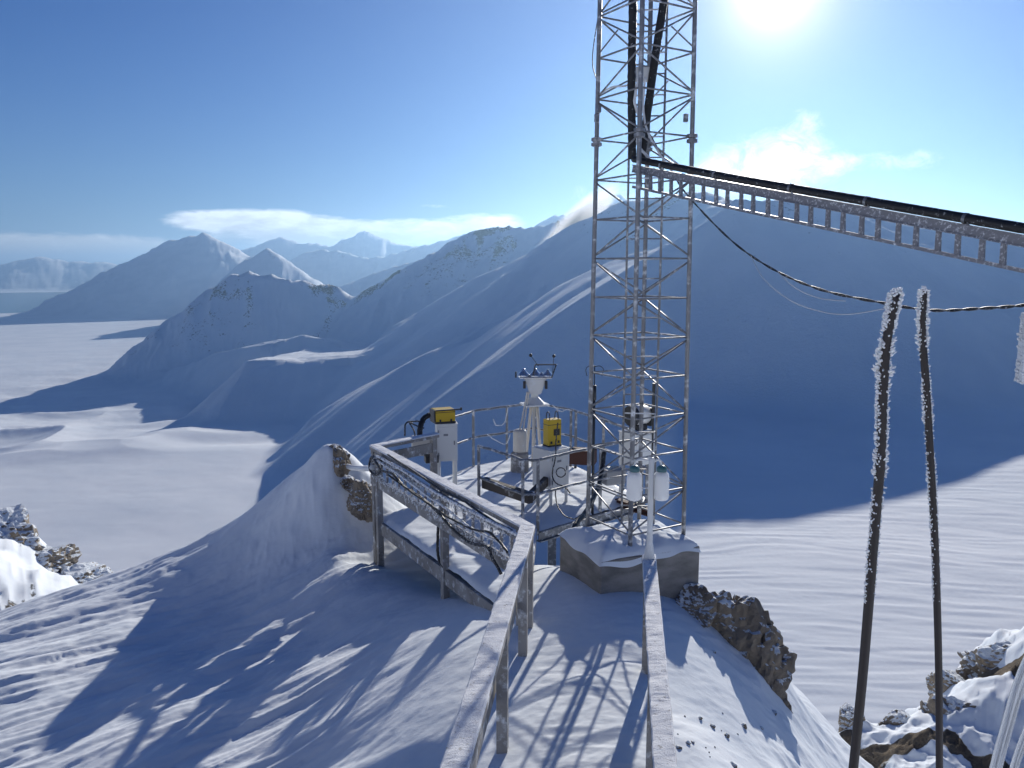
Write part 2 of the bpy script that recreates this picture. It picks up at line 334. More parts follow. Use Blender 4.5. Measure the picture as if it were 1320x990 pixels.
# near ground: measured points, joined by a thin plate spline
CTRL = [(.5,-6,0),(.5,-2,0),(.5,1,0),(.5,3,0),(.5,5,0),(.55,6.3,.0),(.65,7.3,.0),(.35,8.4,-.02),(.95,8.2,.05),(.45,9.4,-.05),(.6,8.9,0),(.9,7,.0),(.2,6,0),(.95,5.5,0),(.0,4.5,-.0),
 (0.25,10.2,-.2),(-.6,9.2,-.30),(-.2,8.6,-.12),(-.35,7.6,-.08),(-.5,6.6,-.12),(-.75,5.6,-.2),(-1.0,4.2,-.3),(-1.2,10.2,-.55),(-.6,10.4,-.6),(-.9,11.5,-.75),(-1.6,11.2,-.72),(-2.05,11.7,-.74),
 (-1.7,10.3,-.58),(-2.6,9.8,-.86),(-3.33,9,-.92),(-4.0,8.4,-.98),(-4.6,7.8,-1.0),(-5.05,7.3,-1.02),(-1.77,6.5,-.62),(-1.2,8.2,-.38),(-2.4,7.8,-.75),(-3.2,6.6,-.86),(-3.2,4.5,-.86),(-5,3,-1.1),
 (-6.84,13,-1.5),(-8.4,12.5,-2.04),(-5.84,13.4,-1.16),(-4.9,13.9,-.82),(-3.55,13.0,.28),(-3.05,13.0,.80),(-2.75,13.1,.62),(-2.45,12.6,-.1),(-3.84,11.5,-.95),(-3.1,12,-.50),(-2.5,11.3,-.58),(-4.6,11.6,-1.06),(-5.9,11.2,-1.2),(-7.5,9.5,-1.32),(-9,7,-1.6),
 (-8,17,-5.5),(-10,15,-5),(-6,17.5,-5.2),(-4.5,17.2,-4.2),(-3.2,15.6,-1.2),(-3.4,19,-6),(-2.3,14.2,-.3),(-1.6,13.4,-.7),(-1.2,15.5,-2.5),(-.2,14.5,-1.6),(0,17,-5),(1,18,-7),(1.2,13.6,-2.6),(1.5,12.2,-2.4),(1.2,11.2,-1.3),(.6,11.4,-.9),
 (2.2,10.9,-1.0),(2.5,10.4,-.62),(2.2,9.35,-.30),(2.62,9.1,-.62),(2.9,8.6,-1.0),(3.15,9.6,-.95),(3.4,10.4,-1.7),(3,13,-4.5),(3.6,8.4,-2.0),(4.2,12,-2.75),(5.1,11,-3.45),(5.35,10.3,-3.5),(4.5,13.4,-5),(6.5,12.5,-6.5),(5.5,14.5,-8.5),(5.9,8.5,-4.0),(4.4,9.6,-2.7),
 (1.45,6,-.12),(1.55,7.6,-.1),(1.3,4.5,-.2),(2,6.5,-.5),(2.6,7.2,-.95),(3.2,7,-1.6),(4.1,7.8,-2.4),(2.4,4,-1.2),(5,4,-4),(1.8,8.6,-.15),(1.2,2,-.2),
 (11,16,-7),(13.5,20,-6.0),(11.2,20,-7.7),(8,17.6,-7.2),(16,22.5,-6.4),(9,14,-7.3),(14,16,-6.5),(14,27,-15),(10,25,-15.5),(8,22,-12.5),(20,30,-15),(20,20,-7),
 (-29.8,45,-11.9),(-26,43,-12.0),(-23.8,40,-12.1),(-21.0,39,-13.2),(-17,38,-16),(-12,26,-12),(-20,28,-12),(-14,18,-6.5),(-32,52,-22),(-22,50,-25),(-5,30,-19),(4,30,-22),(12,38,-27)]
CT = np.array(CTRL, float)
def _tps_k(d2): return np.where(d2 > 1e-12, .5 * d2 * np.log(np.maximum(d2, 1e-12)), 0.0)
_n = len(CT); _d2 = ((CT[:, None, :2] - CT[None, :, :2]) ** 2).sum(-1)
_A = np.zeros((_n + 3, _n + 3)); _A[:_n, :_n] = _tps_k(_d2) + np.eye(_n) * .006
_A[:_n, _n] = 1; _A[:_n, _n + 1:] = CT[:, :2]; _A[_n, :_n] = 1; _A[_n + 1:, :_n] = CT[:, :2].T
_W = np.linalg.solve(_A, np.concatenate([CT[:, 2], np.zeros(3)]))
def tps(x, y):
    z = _W[_n] + _W[_n + 1] * x + _W[_n + 2] * y
    for i in range(_n): z = z + _W[i] * _tps_k((x - CT[i, 0]) ** 2 + (y - CT[i, 1]) ** 2)
    return z
def near_detail(x, y, r):
    a = sm(r, 1.5, 3)
    du, dv = x * .80 + y * .60, -x * .60 + y * .80                      # wind direction
    wob = fbm(x * .5, y * .5, 3, 41) * .8
    pk = np.exp(-((x + 3.1) ** 2 + (y - 12.6) ** 2) / 1.6)
    left = (1 - .85 * pk) * sm(-x, .4 , 2.2) * (1 - sm(r, 22, 45))
    s1 = fbm(du * .35, dv * 1.5 + wob, 4, 3)
    st = np.floor(s1 * 5 + wob); fr = s1 * 5 + wob - st
    terr = (st + sm(fr, .35, 1.0)) / 5                                  # wind-cut steps
    z = left * (terr * .10 + .05 * fbm(du * .7, dv * 5, 4, 9) * sm(fbm(x * .3, y * .3, 2, 77), -.3, .4))
    z = z + .022 * fbm(x * 1.3, y * 1.3, 5, 21) + .003 * fbm(x * 5.5, y * 5.5, 4, 23) + .008 * fbm(du * 2.5, dv * 9, 4, 31)
    cv = sm(fbm(x * .28 + 4, y * .28, 3, 56), -.12, .30)
    z = z + left * cv * (.085 * (ridged(du * .30 + wob * .4, dv * 1.9, 4, 57) - .62) + .03 * (ridged(du * .8, dv * 6 + wob, 3, 58) - .6))
    z = z + pk * (.09 * (ridged(x * 2.2, y * 1.4, 4, 53) - .62) + .05 * fbm(x * 3, y * 3, 4, 54))
    path = sm(x, .05, .3) * (1 - sm(x, 1.15, 1.4)) * (1 - sm(y, 7, 8.5))
    z = z + path * .016 * fbm(x * 1.6, y * 7, 4, 59)
    right = sm(x, 1.7, 3.0) * (1 - sm(r, 30, 50))
    z = z + right * .16 * (ridged(x * 1.1, y * 1.1, 4, 51) - .6)
    out = sm(x, 6.5, 8.5) * sm(y, 11, 13) * (1 - sm(r, 32, 48))
    z = z + out * 1.5 * (ridged(x * .33, y * .33, 5, 61) - .62)
    lo = sm(-x, 17, 22) * sm(r, 34, 40)
    z = z + lo * 2.2 * (ridged(x * .2, y * .2, 5, 71) - .62)
    rock = np.maximum(out * sm(ridged(x * .45 + 3, y * .45, 5, 63), .60, .78) * .8, lo * .45 * sm(ridged(x * .3, y * .3, 5, 73), .50, .68))
    return z * a, rock
def base_level(x, y, r):
    d = np.maximum(y, 1.0)
    zl = np.interp(np.hypot(x, y) , [200, 1600, 2260, 3500, 5000, 9500, 10800, 17600, 18500, 60000], [-322, -330, -390, -430, -444, -464, -482, -482, -466, -440])
    t = sm(x / d, .02, .22) * (1 - sm(r, 1350, 1750))
    zr = -150 - .012 * (y - 500)
    z = zl + (zr - zl) * t
    amp = 1.6 + 4 * sm(r, 1500, 2300) * (1 - sm(r, 3000, 5000)) * (1 - t)
    z = z + amp * fbm(x / 170, y / 120, 5, 5) * sm(r, 300, 500)
    dune = sm(-x, 150, 500) * sm(r, 1500, 1750) * (1 - sm(r, 2300, 3200))
    z = z + dune * 52 * (ridged(x / 420, y / 300, 2, 15) - .6)
    # wind ripples across the snowfield on the right
    wv = fbm(x / 160, y / 60, 3, 25)
    rip = fbm(x / 34 + wv * .8, y / 3.6 + wv * 5 + x / 34, 3, 35)
    z = z + t * (.36 * rip) * sm(r, 120, 200) * (1 - sm(r, 900, 1300))
    return z
def terrain(x, y, with_detail=True):
    r = np.hypot(x, y)
    base = base_level(x, y, r)
    ids = np.zeros(x.shape, int); z = base.copy(); rock = np.zeros_like(x)
    far = r > 150
    xf, yf, zf = x[far], y[far], base[far]
    idf = np.zeros(xf.shape, int); rf = np.zeros_like(xf)
    for i, (nm, pts, sf, sb, jag, gul, gw, rk) in enumerate(RIDGES, 1):
        V = np.array([P(*p) for p in pts])
        best = np.full(xf.shape, -1e18); zc = np.zeros_like(xf); uu = np.zeros_like(xf); dist = np.zeros_like(xf); front = np.zeros_like(xf)
        L0 = 0.0
        for si, (a, b) in enumerate(zip(V, V[1:])):
            e = b - a; l2 = e[0] ** 2 + e[1] ** 2
            tr_ = ((xf - a[0]) * e[0] + (yf - a[1]) * e[1]) / l2
            t = np.clip(tr_, 0, 1)
            qx, qy = a[0] + e[0] * t, a[1] + e[1] * t; d_ = np.hypot(xf - qx, yf - qy)
            if si == 0: ov = np.maximum(-tr_, 0) * math.sqrt(l2)
            if si == len(V) - 2: ov = np.maximum(ov, np.maximum(tr_ - 1, 0) * math.sqrt(l2))
            f_ = sm(((xf - qx) * -qx + (yf - qy) * -qy) / (d_ * np.hypot(qx, qy) + 1e-6), -.35, .30)
            s = sb + (sf - sb) * f_
            cand = a[2] + e[2] * t - s * d_
            mk = cand > best
            best = np.where(mk, cand, best); zc = np.where(mk, a[2] + e[2] * t, zc); uu = np.where(mk, L0 + t * math.sqrt(l2), uu)
            dist = np.where(mk, d_, dist); front = np.where(mk, f_, front); L0 += math.sqrt(l2)
        ed = np.array(V[-1] - V[0])[:2]; ed /= np.hypot(*ed)
        uu = (xf - V[0][0]) * ed[0] + (yf - V[0][1]) * ed[1]; vv = -(xf - V[0][0]) * ed[1] + (yf - V[0][1]) * ed[0]
        best = best + jag * .55 * (ridged(uu / (gw * .22), uu * 0 + i * 3.1, 3, 150 + i) - .6) * np.exp(-dist / (gw * .8)) if jag > 2 else best
        warp = fbm(xf / (gw * 2), yf / (gw * 2), 3, 200 + i) * .5
        g_ = ridged(uu / gw + warp, vv / (gw * 3.5) + warp, 4, 300 + i) - .62
        wr = {'spur': 170, 'plateau': 70, 'behind': 80, 'fold': 200, 'big': 14}.get(nm, 0) * np.clip(.45 + 1.1 * fbm(uu / 130, uu * 0 + 3.3, 3, 700 + i), 0, 1)
        sw = sb + (sf - sb) * front
        best = best - sw * (np.sqrt(dist ** 2 + wr ** 2) - dist - wr * .55)
        zz = best - (np.maximum(.55 - (sb + (sf - sb) * front), 0) + .35) * ov + jag * fbm(uu / (gw * 1.1), uu * 0 + i * 7.3, 5, 100 + i, .6) * np.exp(-dist / (gw * 1.5))
        zz = zz + gul * g_ * np.clip(dist / (gw * .7), 0, 1.2) * (.6 + .4 * front)
        zz = zz + gul * .42 * (ridged(xf / (gw * .45) + warp, yf / (gw * .45), 4, 500 + i) - .62) * np.exp(-dist / (gw * 3)) * np.clip(dist / (gw * .15), .1, 1)
        zz = zz + gul * .35 * fbm(xf / (gw * .6), yf / (gw * .6), 4, 400 + i) * np.clip(dist / gw, .15, 1)
        kk = 30 if gw < 150 else 70
        idf = np.where(zz > zf, i, idf)
        if rk:
            cr = np.exp(-dist / (gw * 2.6)) * sm(g_ + .2 * fbm(xf / 60, yf / 60, 3, 600 + i), -.22, .25)
            rf = np.where(zz > zf, (.5 + .5 * front) * (rk * 1.5 * cr + rk * .12), rf)
        zf = smax(zz, zf, kk)
    z[far] = zf; ids[far] = idf; rock[far] = rf
    # the ridge we stand on
    hill = -6 - .72 * (r - 14)
    hill = hill + sm(r, 30, 80) * 6 * (ridged(x / 22, y / 22, 5, 81) - .6)
    zz = smax(hill, z, 12)
    nm = hill > z
    ids = np.where(nm, -1, ids)
    rock = np.where(nm, sm(r, 30, 60) * .25, rock)
    nr = r < 90
    zn = tps(x[nr], y[nr])
    dz, rk2 = near_detail(x[nr], y[nr], r[nr])
    k = 1 - sm(r[nr], 38 + 20 * sm(-x[nr], 8, 20), 70 + 15 * sm(-x[nr], 8, 20))
    zz[nr] = zz[nr] * (1 - k) + (zn + dz) * k
    rock[nr] = np.maximum(rock[nr] * (1 - k), rk2)
    ids = np.where(r < 90, -1, ids)
    return zz, ids, rock
def ground(x, y):
    return float(terrain(np.array([float(x)]), np.array([float(y)]))[0][0])

rr = [0.4]
while rr[-1] < 46000:
    q = rr[-1]; st = .03 if q < 3 else 0.0032 if q < 20 else .008 if q < 30 else .016 if q < 200 else .0042 if q < 760 else .006 if q < 3500 else .008 if q < 12500 else .012
    rr.append(q * (1 + st))
rr = np.array(rr)
fine = np.radians(np.arange(-38, 38.001, .07)); coarse = np.radians(np.arange(41, 320, 3.0))
th = np.concatenate([fine, coarse])
TH, RRg = np.meshgrid(th, rr)
X, Y = RRg * np.sin(TH), RRg * np.cos(TH)
sh = X.shape
Z, ID, RK = terrain(X.ravel(), Y.ravel())
XYZ = np.stack([X.ravel(), Y.ravel(), Z], 1); nr_, nc = sh
ii, jj = np.meshgrid(np.arange(nr_ - 1), np.arange(nc), indexing='ij')
j2 = (jj + 1) % nc
Q = np.stack([ii * nc + jj, (ii + 1) * nc + jj, (ii + 1) * nc + j2, ii * nc + j2], -1).reshape(-1, 4)
fid = ID[Q[:, 0]]
def grid_mesh(name, mask, m, label=None):
    q = Q[mask]; used, inv = np.unique(q, return_inverse=True); inv = inv.reshape(q.shape)
    me = bpy.data.meshes.new(name)
    me.vertices.add(len(used)); me.vertices.foreach_set('co', XYZ[used].astype(np.float32).ravel())
    me.loops.add(inv.size); me.loops.foreach_set('vertex_index', inv.ravel().astype(np.int32))
    me.polygons.add(len(q)); me.polygons.foreach_set('loop_start', np.arange(0, inv.size, 4, dtype=np.int32))
    me.polygons.foreach_set('loop_total', np.full(len(q), 4, np.int32))
    me.polygons.foreach_set('use_smooth', np.ones(len(q), bool))
    at_ = me.attributes.new('rock', 'FLOAT', 'POINT'); at_.data.foreach_set('value', RK[used].astype(np.float32))
    me.update(calc_edges=True); me.materials.append(m)
    o = bpy.data.objects.new(name, me); col.objects.link(o)
    o['kind'] = 'structure'
    return o
RQ = RRg.ravel()[Q[:, 0]]
nearsnow = M['near'] = M['snow'].copy(); nearsnow.name = 'ridge snow with bare rock'
at2 = mnode(nearsnow, 'ShaderNodeAttribute'); at2.attribute_name = 'rock'
old = bs(nearsnow).inputs['Base Color'].links[0].from_socket
kk2 = mramp(nearsnow, mmath(nearsnow, 'ADD', at2.outputs['Fac'], mmath(nearsnow, 'MULTIPLY', mmath(nearsnow, 'SUBTRACT', mnz(nearsnow, 1.6, 8, 'Position', rough=.7), .5), .9)), .42, .52)
mlink(nearsnow, mmix(nearsnow, kk2, old, rockcol(nearsnow)), bs(nearsnow).inputs['Base Color'])
mlink(nearsnow, mbump(nearsnow, mmath(nearsnow, 'MULTIPLY', mnz(nearsnow, 3.5, 9, 'Position', rough=.72), kk2), 1.0, .35, bs(nearsnow).inputs['Normal'].links[0].from_socket), bs(nearsnow).inputs['Normal'])
grid_mesh('snow_slope', (fid == -1) & (RQ < 90), nearsnow)
grid_mesh('terrain', (fid == -1) & (RQ >= 90), M['terrain'])
grid_mesh('glacier', fid == 0, M['glacier'])
for i, rd in enumerate(RIDGES, 1):
    if (fid == i).any(): grid_mesh('mountain', fid == i, M['terrain'])
bm = B(); vs = [bm.verts.new(p) for p in ((-24000, 7000, SEA), (16000, 7000, SEA), (16000, 24000, SEA), (-24000, 24000, SEA))]; bm.faces.new(vs)
tag(link('water', bm, M['water']), kind='structure')
hz = bpy.data.materials.new('pale cold air'); hz.use_nodes = True; hz.node_tree.nodes.clear()
pv = hz.node_tree.nodes.new('ShaderNodeVolumePrincipled'); mo = hz.node_tree.nodes.new('ShaderNodeOutputMaterial')
pv.inputs['Color'].default_value = (.42, .68, 1.0, 1); pv.inputs['Density'].default_value = HAZE; pv.inputs['Anisotropy'].default_value = .62
hz.node_tree.links.new(pv.outputs[0], mo.inputs['Volume'])
bm = B(); zlo, zhi = Z.min() - 20, max(Z.max(), 300) + 60
cuboid(bm, (0, 0, (zlo + zhi) / 2), (100000, 100000, zhi - zlo)); tag(link('haze', bm, hz), kind='stuff')

# ------------------------------------------------------------------ rocks
def rock(name, c, size, seed, rz=0.0, sub=4, sharp=.42, label='', group=None):
    bm = B(); bmesh.ops.create_icosphere(bm, subdivisions=sub, radius=1.0)
    off = Vector((seed * 13.7, seed * 5.1, seed * 9.3))
    rg = random.Random(seed * 77 + 5); planes = []
    for k in range(22):
        n_ = Vector((rg.gauss(0, 1), rg.gauss(0, 1), rg.gauss(0, .8))).normalized(); planes.append((n_, rg.uniform(.58, .98)))
    tilt = Vector((rg.gauss(0, .3), rg.gauss(0, .3), 1)).normalized()
    for v in bm.verts:
        p = v.co.copy(); q = p * 1.15 + off
        rad = 1.15
        for n_, h_ in planes:
            c_ = p.dot(n_)
            if c_ > .2: rad = min(rad, h_ / c_)
        lay = p.dot(tilt) * 3.3 + mnoise.noise(q * .9) * .8; lf = lay - math.floor(lay)
        crack = mnoise.voronoi(q * 1.9)[0]; cr_ = min((crack[1] - crack[0]) * 5, 1)
        rad *= 1 + sharp * (.16 * (1 - abs(lf - .5) * 2) + .16 * (cr_ - 1) + .22 * mnoise.fractal(q * 2.4, .9, 2.1, 5) + .14 * mnoise.cell(q * 2.6))
        v.co = p * rad
    bmesh.ops.transform(bm, matrix=Matrix.Rotation(rz, 4, 'Z') @ Matrix.Diagonal((*size, 1)), verts=bm.verts)
    o = link(name, bm, M['rock'], smooth=False); o.location = c
    return tag(o, label, 'rock', group)
RL = [ # px, py, d, (rx, ry, rz), seed, rot, label
 (440,600,12.95,(.17,.25,.26),1,.3,'upright brown rock with rime at the top of the snow peak left of the deck'),
 (429,585,13.1,(.13,.2,.13),2,.9,'small snowy rock capping the snow peak left of the deck'),
 (466,648,12.15,(.22,.28,.24),3,.5,'orange brown boulder in front of the timber post at the deck corner'),
 (450,624,12.5,(.12,.2,.12),4,.2,'small dark rock between the snow peak and the boulder by the deck'),
]
for i, (px, py, d, s, sd_, rz, lb) in enumerate(RL): rock('rock', P(px, py, d), tuple(q * 1.3 for q in s), sd_, rz, 5, label=lb, group='rocks on the snow peak by the deck')
RR_ = [
 (893,792,9.0,(.20,.25,.20),11,.2,'dark rock with rime just below the concrete block'),
 (922,806,9.1,(.24,.3,.30),12,.9,'tall brown rock at the upper end of the outcrop below the concrete block'),
 (948,835,9.15,(.40,.42,.56),13,.4,'largest brown rock in the middle of the outcrop below the concrete block'),
 (972,872,8.95,(.30,.32,.50),14,.7,'brown rock on the outer edge of the outcrop against the snowfield'),
 (990,920,8.8,(.20,.24,.34),15,.1,'lowest brown rock at the foot of the outcrop, pointed upward'),
 (905,850,8.3,(.16,.2,.15),16,.5,'small brown rock half buried in snow left of the largest outcrop rock'),
 (962,925,8.3,(.13,.16,.28),17,.2,'thin grey rock slab standing at the foot of the outcrop'),
 (918,910,7.6,(.06,.1,.16),18,.2,'narrow dark rock poking out of the snow right of the walkway handrail'),
 (948,945,7.5,(.09,.12,.12),19,.2,'low dark rock in the snow below the outcrop'),
]
for i, (px, py, d, s, sd_, rz, lb) in enumerate(RR_): rock('rock', P(px, py, d), tuple(q * (1.45 if i < 5 else 1.1) for q in s), sd_, rz, 5, label=lb, group='rocks of the outcrop below the concrete block')
for i in range(20):
    px, py = 872 + 130 * random.random() ** 1.3, random.uniform(915, 988); d = 6.2 + (px - 860) * .006
    p = G(px, py, -.5); z = ground(p.x, p.y)
    for _ in range(4): p = G(px, py, z); z = ground(p.x, p.y)
    s = .008 + .032 * random.random() ** 2.2
    rock('stone', Vector((p.x, p.y, z)), (s * 1.3, s * 1.3, s), 40 + i, random.random() * 3, 2, label='small dark stone lying on the snow below the rock outcrop', group='small stones on the snow below the outcrop')
for px, py, d, s, sd_, lb in ((2,732,42,(3.2,2.6,2.3),31,'large frosted rock crag at the left edge of the photo'), (50,752,41,(2.3,2.0,1.5),32,'snowy rock shelf beside the crag at the left edge'),
    (96,758,40.5,(1.9,1.7,.9),33,'low rimed rocks on the snow saddle right of the left crag'),
    (1290,862,20.3,(1.1,1.0,.7),34,'brown rock ledge at the top of the crag in the lower right corner'), (1225,890,20,(.6,.8,.5),38,'dark rock below the ledge in the lower right crag'), (1238,950,17.8,(1.0,1.0,.9),35,'broad brown rock in the middle of the lower right crag'),
    (1160,945,18,(.55,.7,.5),36,'brown rock with snow cap between the two frosted poles'), (1098,938,18.2,(.45,.5,.6),37,'reddish rock at the left end of the lower right crag')):
    q = P(px, py, d)
    if d > 35: q.z = ground(q.x, q.y) - .62 * s[2]
    rock('rock', q, s, sd_, sd_, 5, .38, label=lb, group='rocks of the far crags').data.materials[0] = M['crag']

# ------------------------------------------------------------------ deck and platform
A3, B3 = Vector((-2.06, 11.8, 0)), Vector((.16, 8.0, 0)); N3 = Vector((.36, 11.1, 0)); C3 = Vector((-1.24, 12.65, 0))
def snow_floor(name, poly, outer, z0, thick, parent):
    bm = B(); xs = [p.x for p in poly]; ys = [p.y for p in poly]; st = .045
    nx_, ny_ = int((max(xs) - min(xs)) / st) + 2, int((max(ys) - min(ys)) / st) + 2
    g = [[bm.verts.new((min(xs) + i * st, min(ys) + j * st, 0)) for j in range(ny_)] for i in range(nx_)]
    for i in range(nx_ - 1):
        for j in range(ny_ - 1): bm.faces.new((g[i][j], g[i + 1][j], g[i + 1][j + 1], g[i][j + 1]))
    cen = sum((Vector(p) for p in poly), Vector()) / len(poly)
    for a, b in zip(poly, poly[1:] + poly[:1]):
        e = (b - a); n = Vector((e.y, -e.x, 0)).normalized()
        if n.dot(cen - a) > 0: n = -n
        bmesh.ops.bisect_plane(bm, geom=bm.verts[:] + bm.edges[:] + bm.faces[:], plane_co=a, plane_no=n, clear_outer=True)
    vs = np.array([v.co[:] for v in bm.verts]); dd = np.full(len(vs), 9.0)
    for k in outer:
        a, b = poly[k], poly[(k + 1) % len(poly)]; e = b - a
        t = np.clip(((vs[:, 0] - a.x) * e.x + (vs[:, 1] - a.y) * e.y) / e.length_squared, 0, 1)
        dd = np.minimum(dd, np.hypot(vs[:, 0] - a.x - e.x * t, vs[:, 1] - a.y - e.y * t))
    x, y = vs[:, 0], vs[:, 1]
    z = z0 + thick * (1 - np.exp(-dd / .05)) + .05 * fbm(x * 1.6, y * 1.6, 4, 91) + .03 * np.maximum(fbm(x * 4, y * 4, 4, 95), 0)
    for v, q in zip(bm.verts, z): v.co.z = max(q, z0 + .002)
    return link(name, bm, M['snow'], parent, True)
def slab(bm, poly, z0, z1):
    lo = [bm.verts.new((p.x, p.y, z0)) for p in poly]; hi = [bm.verts.new((p.x, p.y, z1)) for p in poly]
    bm.faces.new(lo[::-1]); bm.faces.new(hi)
    for i in range(len(poly)):
        j = (i + 1) % len(poly); bm.faces.new((lo[i], lo[j], hi[j], hi[i]))
    return bm
dk = thing('timber_deck', 'raised snow covered timber deck corner behind the cable hung handrail', 'deck', Vector((-.7, 10.5, -.2)))
poly1 = [A3, B3, N3, C3]
link('deck_boards', slab(B(), poly1, -.10, -.06), M['wood'], dk)
bm = B(); dn = Vector((-.86, -.50, 0))
box_bar(bm, A3 + dn * .02 + Vector((0, 0, -.15)), B3 + dn * .02 + Vector((0, 0, -.15)), .04, .19); link('edge_board', bm, M['wood'], dk)
bm = B(); box_bar(bm, A3 + Vector((0, .0, -.15)), C3 + Vector((0, 0, -.15)), .04, .17); link('edge_board', bm, M['wood'], dk)
snow_floor('snow_layer', poly1, [0, 3], -.058, .07, dk)
poly2 = [N3, Vector((2.2, 12.75, 0)), Vector((1.85, 13.4, 0)), Vector((1.15, 15.0, 0)), Vector((.46, 15.85, 0)), Vector((-.73, 14.95, 0)), Vector((-1.3, 13.9, 0)), C3]
pf = thing('instrument_platform', 'steel instrument platform under snow on the mountain edge behind the deck', 'platform', Vector((.4, 13, -.2)))
link('platform_floor', slab(B(), poly2, -.10, -.062), M['floor'], pf)
for i in range(7):
    bm = B(); u = (poly2[i + 1] - poly2[i]).normalized() * .03
    a, b = poly2[i] + u + Vector((0, 0, -.13)), poly2[i + 1] - u + Vector((0, 0, -.13))
    box_bar(bm, a + Vector((0, 0, .07)), b + Vector((0, 0, .07)), .10, .014); box_bar(bm, a - Vector((0, 0, .07)), b - Vector((0, 0, .07)), .10, .014); box_bar(bm, a, b, .012, .126)
    link('edge_beam', bm, M['steel'], pf)
for (x, y) in ((.6, 11.6), (1.9, 12.9), (1.1, 14.6), (-.7, 14.6)):
    bm = B(); box_bar(bm, (x, y, min(ground(x, y), -1) - .4), (x, y, -.11), .12, .12); link('support_post', bm, M['steel'], pf)
snow_floor('snow_layer', poly2, [0, 1, 2, 3, 4, 5], -.060, .06, pf)
kb = B(); box_bar(kb, P(624, 622, 12.15), P(684, 642, 11.25), .09, .16); box_bar(kb, P(684, 640, 11.33), P(712, 612, 12.6), .08, .14)
tag(link('floor_beam', kb, M['floor']), 'dark steel floor beam across the snow in front of the white cabinet on legs', 'beam')
bm = B()
for o_ in (.05, -.05): box_bar(bm, P(795, 647, 12.45) + Vector((0, 0, o_)), P(842, 662, 11.9) + Vector((0, 0, o_)), .10, .014)
box_bar(bm, P(795, 647, 12.45), P(842, 662, 11.9), .014, .09)
tag(link('steel_beam', bm, M['rust']), 'dark brown steel beam end jutting out right of the lattice mast foot', 'beam')

# ------------------------------------------------------------------ timber handrails
def snow_strip(bm, a, b, wdt, h, seed=0, lump=.007):
    a, b = Vector(a), Vector(b); L = (b - a).length; d = (b - a).normalized(); s = d.cross(Vector((0, 0, 1))).normalized()
    n = max(3, int(L / .025)); prev = None
    prof = [(-.5, 0), (-.5, .55), (-.45, .92), (0, 1), (.45, .92), (.5, .55), (.5, 0)]
    for i in range(n + 1):
        p = a + (b - a) * (i / n); ring = []
        for k, (u, t) in enumerate(prof):
            q = p + s * (u * wdt) + Vector((0, 0, t * h))
            nz_ = mnoise.fractal(Vector((q.x * 7 + seed, q.y * 7, k * .35)), .8, 2.0, 4)
            if 0 < k < 6: q += Vector((0, 0, nz_ * lump)) + s * (nz_ * lump * .6)
            ring.append(bm.verts.new(q))
        if prev:
            for k in range(6): bm.faces.new((prev[k], prev[k + 1], ring[k + 1], ring[k]))
            bm.faces.new((prev[6], prev[0], ring[0], ring[6]))
        else: bm.faces.new(ring[::-1])
        prev = ring
    bm.faces.new(prev); return bm
def handrail(a, b, label, posts, wd=.15, zt=1.05, mids=(), plank=(.045, .10)):
    a, b = Vector(a), Vector(b); d = (b - a).normalized(); s = d.cross(Vector((0, 0, 1)))
    t = thing('timber_handrail', label, 'handrail', Vector(((a.x + b.x) / 2, (a.y + b.y) / 2, 0)))
    bm = B(); box_bar(bm, a + Vector((0, 0, zt - .022)), b + Vector((0, 0, zt - .022)), wd, .045); link('top_plank', bm, M['wood'], t)
    bm = B(); snow_strip(bm, a + Vector((0, 0, zt)) - d * .02, b + Vector((0, 0, zt)) + d * .02, wd * .97, .020, a.x * 3); link('snow_layer', bm, M['frost'], t)
    for (f, off) in posts:
        p = a + (b - a) * f + s * off; z0 = min(ground(p.x, p.y), 0) - .25
        bm = B(); box_bar(bm, (p.x, p.y, z0), (p.x, p.y, zt - .046), .085, .085, up=tuple(d)); link('post', bm, M['wood'], t)
    for z_, off, h_ in mids:
        bm = B(); box_bar(bm, a + s * off + Vector((0, 0, z_)), b + s * off + Vector((0, 0, z_)), .04, h_); link('rail_board', bm, M['wood'], t)
    return t
LN0, LN1 = Vector((.16, 8.0, 0)), Vector((-.66, .9, 0))
handrail(LN0, LN1, 'long snow topped timber handrail along the left side of the walkway', [(.006, -.02), (.09, -.02), (.31, -.02), (.66, -.02)], .16, 1.05, [(.48, .06, .13), (.95, .055, .09)])
RN0, RN1 = Vector((1.27, 7.15, 0)), Vector((.40, 1.0, 0))
handrail(RN0, RN1, 'straight snow topped timber handrail along the right side of the walkway', [(.012, .0), (.27, .0), (.62, .0)], .13, 1.05, [(.5, -.05, .12)])
hr = handrail(A3 + Vector((0, 0, 0)), B3, 'timber handrail with frosted cables hanging under it behind the walkway', [(.015, .03), (.06, .05), (.555, .02), (.985, .03)], .16, 1.05, [(.56, .06, .15)])
handrail(A3, Vector((-1.22, 12.68, 0)), 'short snow topped handrail from the deck corner to the narrow cabinet', [(.95, 0)], .15, 1.05, [(.84, .0, .16)])

